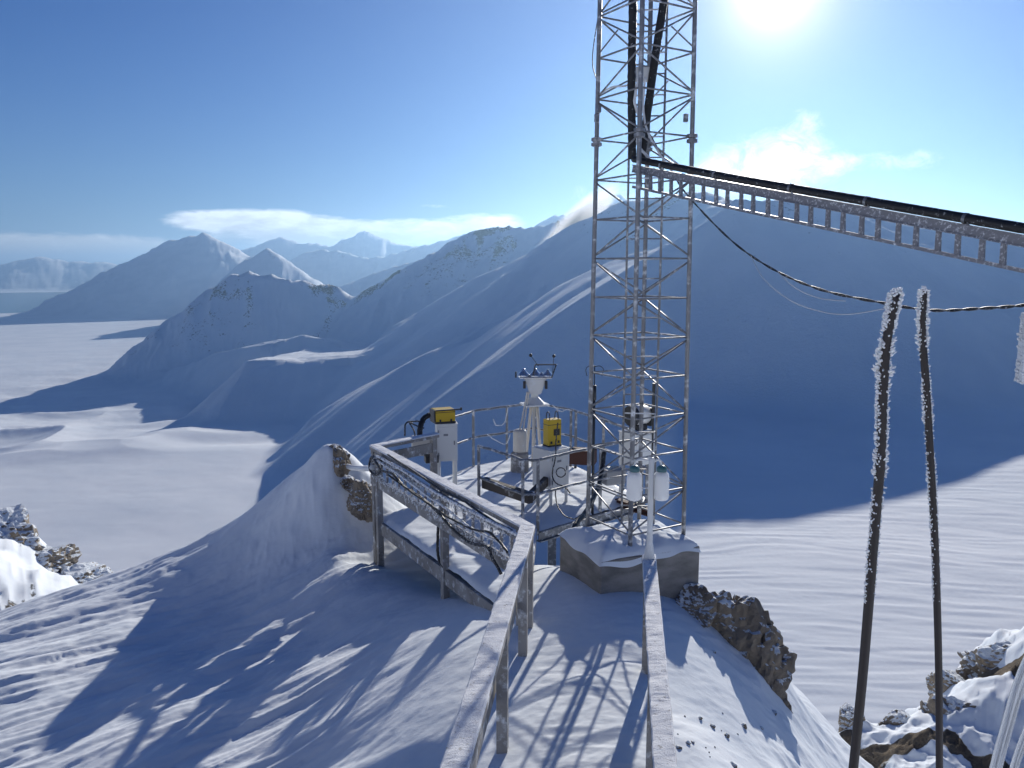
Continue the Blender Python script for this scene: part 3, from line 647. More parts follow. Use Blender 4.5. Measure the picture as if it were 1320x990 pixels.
# plane of the cable rail: photo pixel -> point just outside it
abn = Vector((-(B3 - A3).y, (B3 - A3).x, 0)).normalized()
if abn.y > 0: abn = -abn
def railpt(px, py, off=.10):
    a, b = ray(px, py); r0 = Vector((a, 1, b)); o0 = A3 + abn * off
    t = (o0 - Vector((0, 0, EYE))).dot(abn) / r0.dot(abn); return Vector((0, 0, EYE)) + r0 * t
ld = thing('cable_ladder', 'frosted cable ladder hung under the handrail of the deck', 'cable ladder', (A3 + B3) / 2 + Vector((0, 0, .6)))
def abp(s_, z_, off=.085): return A3 + (B3 - A3) * s_ + abn * off + Vector((0, 0, z_))
for z_ in (.93, .64):
    bm = B(); box_bar(bm, abp(.03, z_), abp(.985, z_), .022, .045); link('side_rail', bm, M['tray'], ld)
for k in range(19):
    s_ = .06 + k * .05
    bm = B(); box_bar(bm, abp(s_, .66), abp(s_, .91), .02, .03, up=tuple(abn)); link('rung', bm, M['tray'], ld)
bm = B()
for k in range(1300):                                        # rime feathers along the ladder
    s_ = random.uniform(.03, .97); z_ = random.choice((.93, .64, .9, .68, random.uniform(.65, .93))) + random.gauss(0, .02)
    p = abp(s_, z_, .10 + random.gauss(0, .015)); r_ = random.uniform(.004, .012)
    bmesh.ops.create_icosphere(bm, subdivisions=1, radius=r_, matrix=Matrix.Translation(p) @ Matrix.Diagonal((random.uniform(.6, 1.6), random.uniform(.6, 1.4), random.uniform(.6, 2.2), 1)))
link('rime', bm, M['rime'], ld)
def cable(name, pts, r, m, label, cat='cable', group=None, n=8, wob=.0018):
    pts = catmull(pts, 8)
    pts = [p + Vector((random.gauss(0, wob), random.gauss(0, wob), random.gauss(0, wob))) for p in pts]
    bm = B(); tube(bm, pts, r, n); return tag(link(name, bm, m, smooth=True), label, cat, group)
loop = [railpt(484 + 8 * math.cos(t), 600 + 12 * math.sin(t), .13) for t in np.linspace(-1.2, 4.2, 9)]
cable('black_cable', loop + [railpt(*q, .14) for q in ((492,606),(506,611),(521,627),(541,640),(561,657),(581,679),(601,697),(614,702),(628,705),(634,718),(642,732),(646,740))], .017, M['cable'], 'thick black cable looped at the deck corner and sagging under the handrail')
cable('frosted_cable', [railpt(*q, .15) for q in ((486,588),(520,607),(560,634),(600,655),(640,676),(668,690),(676,697))], .020, M['ice_cable'], 'uppermost rimed cable running straight under the handrail', group='rimed cables under the handrail')
cable('frosted_cable', [railpt(*q, .16) for q in ((488,595),(515,612),(548,637),(575,655),(600,676),(625,690),(640,697),(650,706),(655,716))], .016, M['ice_cable'], 'middle rimed cable drooping under the handrail and ending in a hook', group='rimed cables under the handrail')
cable('frosted_cable', [railpt(*q, .17) for q in ((500,612),(530,634),(556,652),(580,668),(612,683),(630,686),(645,700),(654,712))], .013, M['black'], 'thin dark cable curling along the lower edge of the cable ladder', group='rimed cables under the handrail')
cable('frosted_cable', [railpt(*q, .12) for q in ((500,586),(540,612),(570,633),(596,645),(630,668),(660,684))], .013, M['black'], 'thin dark cable pressed against the handrail plank', group='rimed cables under the handrail')
cable('drop_pipe', [railpt(*q, .05) for q in ((570,640),(566,668),(564,700),(566,722),(572,731))], .019, M['black'], 'black pipe dropping from the handrail into the snow by the middle post', 'pipe')
cable('conduit', [railpt(480,603,.1), P(470,604,12.2), P(455,603,12.6), P(444,600,12.9)], .045, M['rime'], 'snow covered conduit from the deck corner to the rock', 'conduit')

# ------------------------------------------------------------------ steel railings
def railing(pts, label, zs, posts, r=.021, pr=.027, group=None):
    c = sum((Vector(p) for p in pts), Vector()) / len(pts)
    t = thing('steel_railing', label, 'railing', Vector((c.x, c.y, 0)), group)
    for z_ in zs:
        q = [Vector((p[0], p[1], z_)) for p in pts]; q2 = []
        for a, b in zip(q, q[1:]):
            for k in range(8): q2.append(a.lerp(b, k / 8) + Vector((0, 0, random.gauss(0, .003))))
        bm = B(); tube(bm, q2 + [q[-1]], r, 8); link('rail', bm, M['steel'], t, True)
    for x, y in posts:
        bm = B(); box_bar(bm, (x, y, -.1), (x, y, zs[0]), pr * 2, pr * 1.7); link('post', bm, M['steel'], t)
    return t
fr = [(-1.12, 14.15, 0), (-.73, 14.9, 0), (.46, 15.8, 0), (1.15, 15.0, 0), (1.62, 13.95, 0), (2.2, 12.75, 0)]
railing(fr, 'grey pipe railing along the far edge of the instrument platform', (1.03, .52), [(-.73, 14.9), (-.1, 15.38), (.46, 15.8), (1.12, 15.02), (1.20, 14.85), (1.62, 13.95), (1.9, 13.35), (2.2, 12.75)])
n1_ = G(617, 576, .98); n2_ = G(674, 593, 1.0); n3_ = Vector((.37, 11.12, 0)); n4_ = Vector((.88, 11.62, 0)); n5_ = Vector((1.36, 12.02, 0)); n6_ = Vector((2.15, 12.7, 0))
railing([n1_, n2_, n3_, n4_, n5_, n6_], 'grey pipe railing on the near edge of the platform beside the mast', (1.0, .5), [(n1_.x, n1_.y), (n2_.x, n2_.y), (.37, 11.12), (1.36, 12.02), (2.1, 12.66)])

# ------------------------------------------------------------------ concrete block and lattice mast
N0 = Vector((1.0, 8.68, 0)); ub = Vector((.925, .38, 0)); vb = Vector((-.38, .925, 0)); BU, BV = 1.34, 1.06
cb = thing('concrete_block', 'weathered concrete foundation block with a snow cap under the mast', 'foundation', N0 + ub * .67 + vb * .6)
bm = B(); poly = [N0, N0 + ub * BU, N0 + ub * BU + vb * BV, N0 + vb * BV]; slab(bm, poly, -1.4, .42)
bmesh.ops.bevel(bm, geom=[e for e in bm.edges], offset=.012, segments=1, affect='EDGES')
link('block', bm, M['concrete'], cb)
bm = B(); NU, NV = 46, 42; g = []
for i in range(NU + 1):
    row = []
    for j in range(NV + 1):
        a, b = i / NU, j / NV; e = min(a * BU, (1 - a) * BU, b * BV, (1 - b) * BV)
        p = N0 + ub * (a * BU) + vb * (b * BV)
        z = .423 + .13 * (1 - math.exp(-e / .10)) + .05 * mnoise.fractal(Vector((p.x * 2.2, p.y * 2.2, 3)), .8, 2, 4) * min(e * 8, 1)
        front = math.exp(-b * BV / .10) * max(0, math.sin(a * math.pi))        # snow lapping over the near edge
        if i in (0, NU) or j in (0, NV):
            lap = .015 + .13 * max(0, mnoise.noise(Vector((p.x * 2.1, p.y * 2.1, 7))) + .25); z = .423 - lap
            p = p + (p - (N0 + ub * BU / 2 + vb * BV / 2)).normalized() * .03
        row.append(bm.verts.new((p.x, p.y, z)))
    g.append(row)
for i in range(NU):
    for j in range(NV): bm.faces.new((g[i][j], g[i + 1][j], g[i + 1][j + 1], g[i][j + 1]))
link('snow_cap', bm, M['snow'], cb, True)

TC = Vector((1.515, 9.55, 0)); RD = .585; aa = R(14)
LEG = [TC + Vector((-math.sin(aa), -math.cos(aa), 0)) * RD, TC + Vector((math.cos(aa), -math.sin(aa), 0)) * RD, TC + Vector((math.sin(aa), math.cos(aa), 0)) * RD, TC + Vector((-math.cos(aa), math.sin(aa), 0)) * RD]
TW = thing('lattice_mast', 'tall steel lattice mast with frost on its bracing on the concrete block', 'mast', TC + Vector((0, 0, .42)))
PH = .455; Z0 = .62; NP = 19
def vz(p, z): return Vector((p.x, p.y, z))
def lz(p, z):
    k = 1 - .0155 * (z - .6); return Vector((TC.x + (p.x - TC.x) * k, TC.y + (p.y - TC.y) * k, z))
for p in LEG:
    bm = B(); tube(bm, [lz(p, .40), lz(p, 3), lz(p, 6), lz(p, Z0 + NP * PH + .1)], .0265, 10); link('leg', bm, M['tower_steel'], TW, True)
for k in range(NP + 1):
    z = Z0 + k * PH
    for f in range(4):
        p, q = LEG[f], LEG[(f + 1) % 4]
        bm = B(); tube(bm, [lz(p, z), lz(q, z)], .0105, 6); link('horizontal_bar', bm, M['tower_steel'], TW, True)
        if k < NP:
            a, b = (p, q) if (k + f) % 2 == 0 else (q, p)
            bm = B(); tube(bm, [lz(a, z + .03), lz(b, z + PH - .03)], .0105, 6); link('diagonal_brace', bm, M['tower_steel'], TW, True)
            if z > 5.4 and (f + k) % 3 == 0 and k < NP - 1:
                bm = B(); tube(bm, [lz(b, z + .05), lz(a.lerp(b, .55), z + PH * .5)], .009, 6); link('cross_brace', bm, M['tower_steel'], TW, True)
ZC = 3.7 + ray(820, 180)[1] * 9.5
for p in LEG:
    bm = B(); lathe(bm, lz(p, ZC - .05), [(.045, 0), (.062, .005), (.062, .04), (.040, .045), (.040, .055), (.062, .06), (.062, .095), (.045, .1)], 8)
    link('joint_collar', bm, M['tower_steel'], TW)
lad = B(); u = Vector((math.cos(R(8)), -math.sin(R(8)), 0)); lc = TC + Vector((.06, .18, 0))
ldr = link('ladder', (tube(tube(B(), [vz(lc - u * .2, .5), vz(lc - u * .2, Z0 + NP * PH)], .014, 6), [vz(lc + u * .2, .5), vz(lc + u * .2, Z0 + NP * PH)], .014, 6)), M['tower_steel'], TW, True)
lad.free()
for k in range(36):
    z = .75 + k * .235; bm = B(); tube(bm, [vz(lc - u * .2, z), vz(lc + u * .2, z)], .009, 6)
    o = link('rung', bm, M['rime'] if k % 2 else M['tower_steel'], None, True); o.parent = ldr; o.matrix_parent_inverse = Matrix.Translation(TW.location).inverted()
    o.matrix_parent_inverse = Matrix.Identity(4)
jb = P(828, 96, 9.5)
bm = B(); cuboid(bm, jb, (.16, .10, .15), .1, .012); link('junction_box', bm, M['white'], TW)
for px, py in ((772, 140), (884, 152), (769, 152)):
    bm = B(); cuboid(bm, P(px, py, 9.6), (.045, .05, .09), .2, .006); link('leg_clamp', bm, M['steel'], TW)
# cable ladder from the mast to the building on the right (outside the photo)
T0, T1 = Vector((1.36, 9.25, 4.74)), P(1320, 322, 5.6)
T2 = T0 + (T1 - T0) * 1.32
td = (T2 - T0).normalized()
tr = thing('cable_tray', 'steel cable ladder bridging from the mast out of the photo on the right', 'cable tray', T0)
dz = Vector((0, 0, 1))
for o_, hh in ((.058, .075), (-.142, .026)):
    bm = B(); a, b = T0 + dz * o_, T2 + dz * o_; box_bar(bm, a, b, .03, hh)
    if hh > .05:
        box_bar(bm, a + dz * (hh / 2), b + dz * (hh / 2), .055, .008); box_bar(bm, a - dz * (hh / 2), b - dz * (hh / 2), .055, .008)
    link('side_rail', bm, M['tray'], tr)
pipe_c0 = dz * .142; Lt = (T2 - T0).length; s_ = .12; k = 0
while s_ < Lt - .05:
    p = T0 + td * s_; bm = B(); box_bar(bm, p + dz * -.132, p + dz * .02, .016, .040, up=tuple(td)); box_bar(bm, p + dz * -.132 + td * .02, p + dz * .02 + td * .012, .026, .006, up=tuple(td))
    link('rung', bm, M['tray'], tr); s_ += .155 if k % 2 else .185; k += 1
for k in range(7):
    p = T0 + td * (.55 + k * .83 + random.uniform(-.1, .1)); bm = B()
    tube(bm, [p + pipe_c0 + td * -.012, p + pipe_c0 + td * .012],   .041, 14); box_bar(bm, p + dz * .09 + Vector((0, -.035, 0)), p + dz * .15 + Vector((0, -.045, 0)), .02, .006); link('pipe_clamp', bm, M['steel'], tr)
def lumpy(pts, r, n=12, step=.03, amp=.16, seed=0):
    bm = B(); out = []; rs = []
    for a, b in zip(pts, pts[1:]):
        a, b = Vector(a), Vector(b); m_ = max(2, int((b - a).length / step))
        for i in range(m_): out.append(a.lerp(b, i / m_))
    out.append(Vector(pts[-1])); rs = [r * (1 + amp * mnoise.noise(Vector((i * .6, seed, 0)))) for i in range(len(out))]
    tube(bm, out, rs, n); return bm
pipe_c = dz * .142
tag(link('insulated_pipe', lumpy(catmull([T0 + pipe_c + dz * .02, T0 + td * 1.5 + pipe_c, T0 + td * 3 + pipe_c, T2 + pipe_c], 6), .037, amp=.06, seed=1), M['black'], smooth=True), 'thick black insulated pipe lying on the cable tray', 'pipe', 'black insulated pipes')
tag(link('insulated_pipe', lumpy([P(815, 205, 9.35), P(814, 110, 9.35), P(816, 0, 9.35), P(817, -120, 9.35)], .046, seed=2), M['black'], smooth=True), 'upright black insulated pipe on the left inside the mast', 'pipe', 'black insulated pipes')
tag(link('insulated_pipe', lumpy([P(827, 206, 9.45), P(834, 150, 9.45), P(845, 70, 9.45), P(856, 0, 9.45), P(872, -110, 9.5)], .046, seed=3), M['black'], smooth=True), 'leaning black insulated pipe on the right inside the mast', 'pipe', 'black insulated pipes')
def twist(pts, r, gap, label, name='twisted_cable'):
    c = catmull(pts, 26); bm = B()
    for s0 in (0, math.pi):
        tube(bm, [p + Vector((0, math.cos(i * .33 + s0) * gap, math.sin(i * .33 + s0) * gap)) for i, p in enumerate(c)], r, 6)
    return tag(link(name, bm, M['cable'], smooth=True), label, 'cable')
twist([P(833, 165, 9.3), P(868, 225, 9.2), P(890, 256, 9.0), P(945, 312, 8.4), P(1000, 349, 7.8), P(1060, 374, 7.1), P(1140, 391, 6.5), P(1200, 400, 6.1), P(1260, 398, 5.7), P(1325, 393, 5.3), P(1420, 380, 4.9)],   .0065, .0065, 'twisted grey cable sagging from the mast across to the right edge')
cable('thin_wire', [P(968, 330, 8.1), P(985, 360, 7.8), P(1020, 388, 7.4), P(1060, 402, 7.1), P(1095, 405, 6.8), P(1140, 398, 6.5)], .004, M['wire'], 'lower thin pale wire drooping beneath the twisted cable', 'wire', n=5, wob=0)
cable('thin_wire', [P(1003, 351, 7.75), P(1025, 371, 7.45), P(1055, 384, 7.2), P(1090, 388, 6.9)], .004, M['wire'], 'upper thin pale wire hanging close under the twisted cable', 'wire', n=5, wob=0)
cable('thin_wire', [P(771, 22, 9.7), P(765, 60, 9.7), P(764, 85, 9.7), P(770, 105, 9.7)], .006, M['cable'], 'thin dark wire bowing out from the left mast leg near the top', 'wire', n=5, wob=0)
cable('frosted_strap', [P(771, 122, 9.7), P(790, 112, 9.5), P(808, 110, 9.4), P(820, 96, 9.4)], .011, M['rime'], 'frosted strap reaching from the left mast leg to the junction box', 'strap')
cable('frosted_strap', [P(824, 100, 9.3), P(818, 130, 9.3), P(826, 160, 9.3), P(822, 185, 9.3), P(838, 205, 9.2)], .016, M['rime'], 'rimed cable snaking down the middle of the mast above the tray', 'cable')
cable('frosted_strap', [P(832, 100, 9.3), P(829, 140, 9.3), P(836, 172, 9.25), P(855, 205, 9.2), P(872, 228, 9.15)], .012, M['rime'], 'rimed cable curving from the junction box down over the tray end', 'cable')
cable('black_hose', [P(779, 583, 11.6), P(776, 605, 11.5), P(772, 625, 11.2), P(762, 648, 10.7), P(752, 664, 10.3), P(742, 676, 10.0), P(738, 690, 9.8)], .034, M['black'], 'thick black hose curving from the platform down to the concrete block', 'hose')

# ------------------------------------------------------------------ bottle sampler on the handrail end
pb = Vector((1.255, 7.05, 1.06))
bs_ = thing('bottle_sampler', 'white pole at the handrail end carrying two hanging bottles', 'sampler', pb)
bm = B(); lathe(bm, pb, [(.055, 0), (.045, .05), (.030, .16), (.026, .25), (.026, .94), (.020, .95)], 12); link('pole', bm, M['white'], bs_, True)
for px, sgn in ((818, -1), (853, 1)):
    top = P(px, 606, 7.05)
    bm = B(); lathe(bm, top - dz * .275, [(.05, 0), (.066, .012), (.070, .04), (.070, .20), (.066, .235), (.045, .262), (.034, .27), (.034, .275)], 20); bo = link('bottle', bm, M['bottle'], bs_, True)
    bm = B(); lathe(bm, top - dz * .012, [(.044, 0), (.046, .005), (.046, .035), (.030, .05), (.018, .056)], 14); o = link('cap', bm, M['teal'], None, True); o.parent = bo; o.matrix_parent_inverse = Matrix.Translation(pb).inverted() @ Matrix.Identity(4); o.matrix_parent_inverse = Matrix.Identity(4)
    bm = B(); tube(bm, catmull([pb + dz * .90, pb + dz * .93 + Vector((sgn * .05, 0, 0)), top + Vector((-sgn * .02, 0, .09)), top + dz * .04], 6), .011, 8); link('gooseneck', bm, M['white'], bs_, True)

# ------------------------------------------------------------------ instruments
def cabinet(px, py0, py1, d, wdt, dep, rz, label, legs=True, snow=True):
    top, bot = P(px, py0, d), P(px, py1, d); c = Vector((top.x, top.y, 0)); h = top.z - bot.z
    t = thing('cabinet', label, 'cabinet', c)
    bm = B(); cuboid(bm, (c.x, c.y, (top.z + bot.z) / 2), (wdt, dep, h), rz, .012); link('housing', bm, M['white'], t)
    bm = B(); dv = Matrix.Rotation(rz, 3, 'Z')
    cuboid(bm, c + dv @ Vector((0, -dep / 2 - .004, 0)) + dz * ((top.z + bot.z) / 2), (wdt * .86, .01, h * .86), rz, .003); dd_ = link('door', bm, M['white'], t)
    bm = B(); cuboid(bm, c + dv @ Vector((wdt * .34, -dep / 2 - .014, 0)) + dz * ((top.z + bot.z) / 2), (.02, .012, .07), rz, .003)
    o = link('handle', bm, M['grey'], None); o.parent = dd_; o.matrix_parent_inverse = Matrix.Identity(4)
    for q_ in (-.3, .3):
        bm = B(); cuboid(bm, c + dv @ Vector((-wdt * .44, -dep / 2 - .012, 0)) + dz * ((top.z + bot.z) / 2 + h * q_), (.018, .014, .06), rz, .003)
        o = link('hinge', bm, M['grey'], None); o.parent = dd_; o.matrix_parent_inverse = Matrix.Identity(4)
    bm = B(); cuboid(bm, c + dv @ Vector((-wdt * .08, -dep / 2 - .0115, 0)) + dz * (bot.z + h * .72), (wdt * .22, .004, .035), rz, .001)
    o = link('label_plate', bm, M['grey'], None); o.parent = dd_; o.matrix_parent_inverse = Matrix.Identity(4)
    bm = B(); cuboid(bm, c + dv @ Vector((0, -.004, 0)) + dz * (top.z + .004), (wdt * 1.06, dep * 1.06, .014), rz, .004); link('lid', bm, M['white'], t)
    if legs:
        for i in (-1, 1):
            for j in (-1, 1):
                q = c + dv @ Vector((i * (wdt / 2 - .03), j * (dep / 2 - .03), 0)); bm = B(); box_bar(bm, (q.x, q.y, -.06), (q.x, q.y, bot.z), .045, .045); link('leg', bm, M['white'], t)
    if snow:
        bm = B(); r = bmesh.ops.create_grid(bm, x_segments=14, y_segments=14, size=.5)
        for v in bm.verts:
            e = min(.5 - abs(v.co.x), .5 - abs(v.co.y)); v.co.z = .022 * (1 - math.exp(-e / .06)) + .012 * mnoise.noise(v.co * 6 + c) * min(1, e * 8)
        bmesh.ops.transform(bm, matrix=Matrix.Translation((c.x, c.y, top.z + .013)) @ Matrix.Rotation(rz, 4, 'Z') @ Matrix.Diagonal((wdt * .98, dep * .98, 1, 1)), verts=bm.verts); link('snow_layer', bm, M['snow'], t, True)
    return t, c, top.z + .011
c1, c1p, z1 = cabinet(575, 545, 592, 13.3, .34, .30, R(12), 'narrow white cabinet on legs at the end of the short handrail', snow=False)
c2, c2p, z2 = cabinet(710, 577, 626, 12.4, .40, .42, R(42), 'square white cabinet on legs with loose cables on its front')
c3, c3p, z3 = cabinet(821, 556, 597, 12.75, .46, .36, R(38), 'snow topped white cabinet behind the mast')
def case(c, size, rz, label, handle_side=True, tall=False):
    t = thing('instrument_case', label, 'case', c); dv = Matrix.Rotation(rz, 3, 'Z')
    w_, d_, h_ = size
    for q_ in (-.28, .28):
        bm = B(); cuboid(bm, c + dv @ Vector((w_ * q_, -d_ / 2 - .006, 0)) + dz * (h_ * .12 + .03), (.03, .014, .04), rz, .003); link('latch', bm, M['dark'], t)
    bm = B(); cuboid(bm, c + dv @ Vector((0, 0, 0)) + dz * (h_ * .80 + .03), (w_ * 1.012, d_ * 1.012, .010), rz, .002); link('lid_seal', bm, M['dark'], t)
    bm = B(); cuboid(bm, c + dz * (h_ / 2 + .03), size, rz, .012); link('shell', bm, M['yellow'], t)
    bm = B(); cuboid(bm, c + dz * .018, (w_ * 1.05, d_ * 1.05, .034), rz, .005); link('base', bm, M['dark'], t)
    if tall:
        for s_ in (-1, 1):
            q = c + dv @ Vector((s_ * w_ * .33, 0, 0)) + dz * (h_ + .03); bm = B()
            tube(bm, catmull([q + dv @ Vector((0, -.05, 0)), q + dv @ Vector((0, -.03, 0)) + dz * .10, q + dv @ Vector((0, .03, 0)) + dz * .10, q + dv @ Vector((0, .05, 0))], 5), .009, 6); link('handle', bm, M['cable'], t, True)
        bm = B(); cuboid(bm, c + dv @ Vector((.03, -d_ / 2 - .006, 0)) + dz * (h_ * .58), (w_ * .45, .012, h_ * .25), rz, .003); link('label_plate', bm, M['dark'], t)
    else:
        bm = B(); cuboid(bm, c + dv @ Vector((-w_ / 2 - .012, 0, 0)) + dz * (h_ / 2 + .03), (.024, d_ * .96, h_ * .94), rz, .006); link('end_panel', bm, M['dark'], t)
        bm = B(); e0 = c + dv @ Vector((-w_ / 2, -d_ / 2 - .008, 0)) + dz * (h_ + .028); box_bar(bm, e0, c + dv @ Vector((w_ / 2 + .10, -d_ / 2 - .008, 0)) + dz * (h_ + .028), .022, .022)
        e1 = c + dv @ Vector((w_ / 2 + .10, -d_ / 2 - .008, 0)) + dz * (h_ + .028); box_bar(bm, e1 - dz * .02, e1 + dz * .03, .03, .03, up=(1, 0, 0)); link('handle', bm, M['dark'], t)
    return t
case(c1p + dz * z1 + Vector((-.05, 0, .002)), (.34, .30, .20), R(22), 'yellow instrument case lying on the narrow white cabinet')
case(c2p + dz * (z2 + .012) + Vector((.02, 0, 0)), (.24, .16, .41), R(30), 'upright yellow instrument case on the square white cabinet', tall=True)
cable('hose', [P(553, 535, 13.15), P(546, 540, 13.1), P(542, 550, 13.0), P(541, 562, 12.95)], .045, M['black'], 'short fat black hose hanging from the lying yellow case', 'hose')
cable('cable', [P(548, 544, 13.2), P(536, 543, 13.2), P(524, 545, 13.1), P(522, 552, 13.0), P(522, 562, 13.0)], .014, M['cable'], 'dark cable bent over left of the fat black hose')
cable('cable', [P(546, 552, 13.0), P(535, 548, 13.1), P(528, 545, 13.1), P(534, 556, 13.0), P(535, 566, 12.9)], .012, M['cable'], 'dark cable looping between the fat hose and the handrail')
cable('cable', [P(719, 545, 12.1), P(717, 565, 12.05), P(716, 590, 12.02), P(712, 610, 12.0), P(716, 622, 12.0), P(728, 628, 12.0), P(735, 636, 11.9)], .010, M['cable'], 'dark cable running down from the upright yellow case over the cabinet front')
cable('cable', [P(723 + 6 * math.cos(t), 609 + 6 * math.sin(t), 12.05) for t in np.linspace(0, 6.1, 12)], .008, M['cable'], 'small coil of dark cable on the front of the square cabinet')
cable('cable', [P(716, 633, 11.7), P(718, 650, 11.5), P(727, 664, 11.2), P(740, 669, 11.0), P(748, 664, 10.9)], .009, M['cable'], 'dark cable looping below the square cabinet in front of the platform beam')
bm = B(); cuboid(bm, P(547, 574, 13.3), (.42, .3, .30), R(10), .02); tag(link('duct_box', bm, M['beige']), 'beige box under the short handrail left of the narrow cabinet', 'box')
bm = B(); cuboid(bm, P(556, 591, 13.1), (.22, .2, .12), R(15), .015); tag(link('battery_box', bm, M['dark']), 'small dark box tucked under the beige box', 'box')
bm = B(); cuboid(bm, P(752, 588, 13.3), (.42, .3, .24), R(-15), .01); tag(link('rusty_box', bm, M['rust']), 'rusty red box on the platform behind the square cabinet', 'box')
bm = B(); cuboid(bm, P(789, 613, 12.2), (.34, .3, .24), R(20), .03); tag(link('equipment_box', bm, M['grey']), 'grey equipment box with snow on the platform behind the mast', 'box')

# sun tracker
sb = P(689, 521, 14.7)
st = thing('sun_tracker', 'white sun tracker with metal domes and black shading arm on the platform', 'instrument', Vector((sb.x, sb.y, 0)))
bm = B()
for q in ((-.02, 0), (.10, .15), (-.12, .15)): tube(bm, [(sb.x + q[0] * 1.4, sb.y + q[1] * 1.4, -.05), (sb.x + q[0] * .5, sb.y + q[1] * .5, sb.z)], .03, 10)
link('tripod', bm, M['beige'], st, True)
bm = B(); cuboid(bm, sb, (.46, .40, .035), .3, .01); lathe(bm, sb + dz * .018, [(.20, 0), (.12, .08), (.075, .12), (.06, .22)], 12); link('base_plate', bm, M['white'], st)
bc = P(690, 497, 14.7)
bm = B(); r = bmesh.ops.create_cube(bm, size=1.0)
for v in r['verts']:
    k = .42 if v.co.z > 0 else .20
    v.co = bc + Vector((v.co.x * k, v.co.y * .26, v.co.z * .30))
bmesh.ops.bevel(bm, geom=bm.edges[:], offset=.015, segments=2, affect='EDGES'); link('drive_body', bm, M['white'], st)
bm = B(); cuboid(bm, bc + dz * .155, (.58, .26, .02), 0, .004); link('sensor_shelf', bm, M['silver'], st)
for px, s_ in ((675, 1.0), (690, 1.0), (706, .9), (698, .55)):
    q = Vector((P(px, 488, 14.7).x, bc.y, bc.z + .165)); bm = B()
    lathe(bm, q, [(.11 * s_, 0), (.115 * s_, .02), (.10 * s_, .055 * s_), (.05 * s_, .10 * s_), (.044 * s_, .115 * s_), (.034 * s_, .14 * s_), (.012 * s_, .155 * s_)], 18)
    link('dome', bm, M['silver'], st, True)
bm = B(); fy = bc.y - .16
arm = [Vector((bc.x - .05, fy, bc.z + .2)), Vector((P(690, 470, fy).x, fy, P(690, 470, fy).z)), Vector((P(717, 470, fy).x, fy, P(717, 470, fy).z)), Vector((P(711, 487, fy).x, fy, P(711, 487, fy).z))]
for a, b in zip(arm, arm[1:]): box_bar(bm, a, b, .022, .022)
link('shading_arm', bm, M['dark'], st)
for px, py, qx, qy in ((684, 458, 694, 472), (714, 459, 712, 485)):
    bm = B(); tube(bm, [P(px, py, fy - .05), P(qx, qy, fy)], .006, 6); rd = link('rod', bm, M['dark'], st)
    bm = B(); bmesh.ops.create_uvsphere(bm, u_segments=12, v_segments=8, radius=.032, matrix=Matrix.Translation(P(px, py, fy - .05))); o = link('shading_ball', bm, M['dark'], None, True); o.parent = rd; o.matrix_parent_inverse = Matrix.Identity(4)
for px, py, s_ in ((665, 483, (.03, .05, .11)), (676, 496, (.05, .08, .13)), (704, 496, (.05, .06, .15))):
    bm = B(); cuboid(bm, P(px, py, 14.55), s_, 0, .008); link('sun_sensor', bm, M['dark'], st)
cn = P(670, 582, 14.4)
cs = thing('canister', 'white canister on a brown foot left of the sun tracker legs', 'canister', cn)
bm = B(); lathe(bm, cn, [(.12, 0), (.125, .02), (.125, .36), (.11, .40), (.05, .42)], 18); link('drum', bm, M['beige'], cs, True)
bm = B(); lathe(bm, Vector((cn.x, cn.y, -.06)), [(.17, 0), (.16, cn.z + .03), (.13, cn.z + .058)], 10); link('foot', bm, M['wood'], cs)
for i, lb in enumerate(('left pale cable hanging from the sun tracker to the white canister', 'right pale cable hanging from the sun tracker to the white canister')):
    cable('pale_cable', [P(680 + 2 * i, 505, 14.5), P(676 + 3 * i, 525, 14.5), P(672 + 4 * i, 545, 14.4), P(668 + 5 * i, 562, 14.3)], .016, M['beige'], lb)
for i, lb in enumerate(('rimed wire curling off the far railing below the sun tracker', 'rimed wire dangling lower from the far railing left of the canister', 'rimed wire arcing from the sun tracker plate to the right')):
    qs = [((655, 525), (650, 545), (640, 548), (636, 540)), ((658, 560), (652, 572), (640, 568), (628, 560)), ((712, 522), (722, 530), (730, 528), (737, 529))][i]
    cable('rimed_wire', [P(*q, 15.0 if i < 2 else 14.4) for q in qs], .009, M['rime'], lb, 'wire')

# lidar like instrument on the third cabinet, antenna, black pole
ip = Vector((c3p.x + .02, c3p.y, z3))
it = thing('cylinder_instrument', 'white drum shaped instrument with a black front on the cabinet behind the mast', 'instrument', ip)
ax = Vector((-.8, -.6, 0)).normalized(); c0 = ip + dz * .26
bm = B(); tube(bm, [c0 - ax * .14, c0 - ax * .135, c0 + ax * .13], [.12, .16, .16], 20); link('drum', bm, M['white'], it, True)
bm = B(); tube(bm, [c0 + ax * .131, c0 + ax * .19], [.165, .165], 20); link('front_cover', bm, M['dark'], it)
bm = B(); cuboid(bm, ip + dz * .06, (.22, .2, .11), R(38), .01); link('mount', bm, M['dark'], it)
bm = B(); cuboid(bm, ip + dz * .22 + Vector((.19, .05, 0)), (.05, .10, .30), R(30), .008); link('side_box', bm, M['dark'], it)
bm = B(); a = P(842, 535, 12.7); b = P(843, 494, 12.7); box_bar(bm, a, b, .06, .045); box_bar(bm, Vector((a.x, a.y, .5)), a - dz * .004, .03, .03, up=(1, 0, 0))
tag(link('panel_antenna', bm, M['dark']), 'slim dark panel antenna standing right of the drum instrument', 'antenna')
pp = P(764, 640, 11.9); pt = thing('antenna_pole', 'black antenna pole with a wire cross on top left of the mast', 'antenna', Vector((pp.x, pp.y, 0)))
zt_ = P(764, 497, 11.9).z
bm = B(); tube(bm, [(pp.x, pp.y, -.05), (pp.x, pp.y, zt_)], .021, 8); link('pole', bm, M['dark'], pt, True)
bm = B(); tube(bm, [(pp.x, pp.y, zt_ - .22), (pp.x, pp.y, zt_ + .004)], .032, 8); link('sleeve', bm, M['dark'], pt, True)
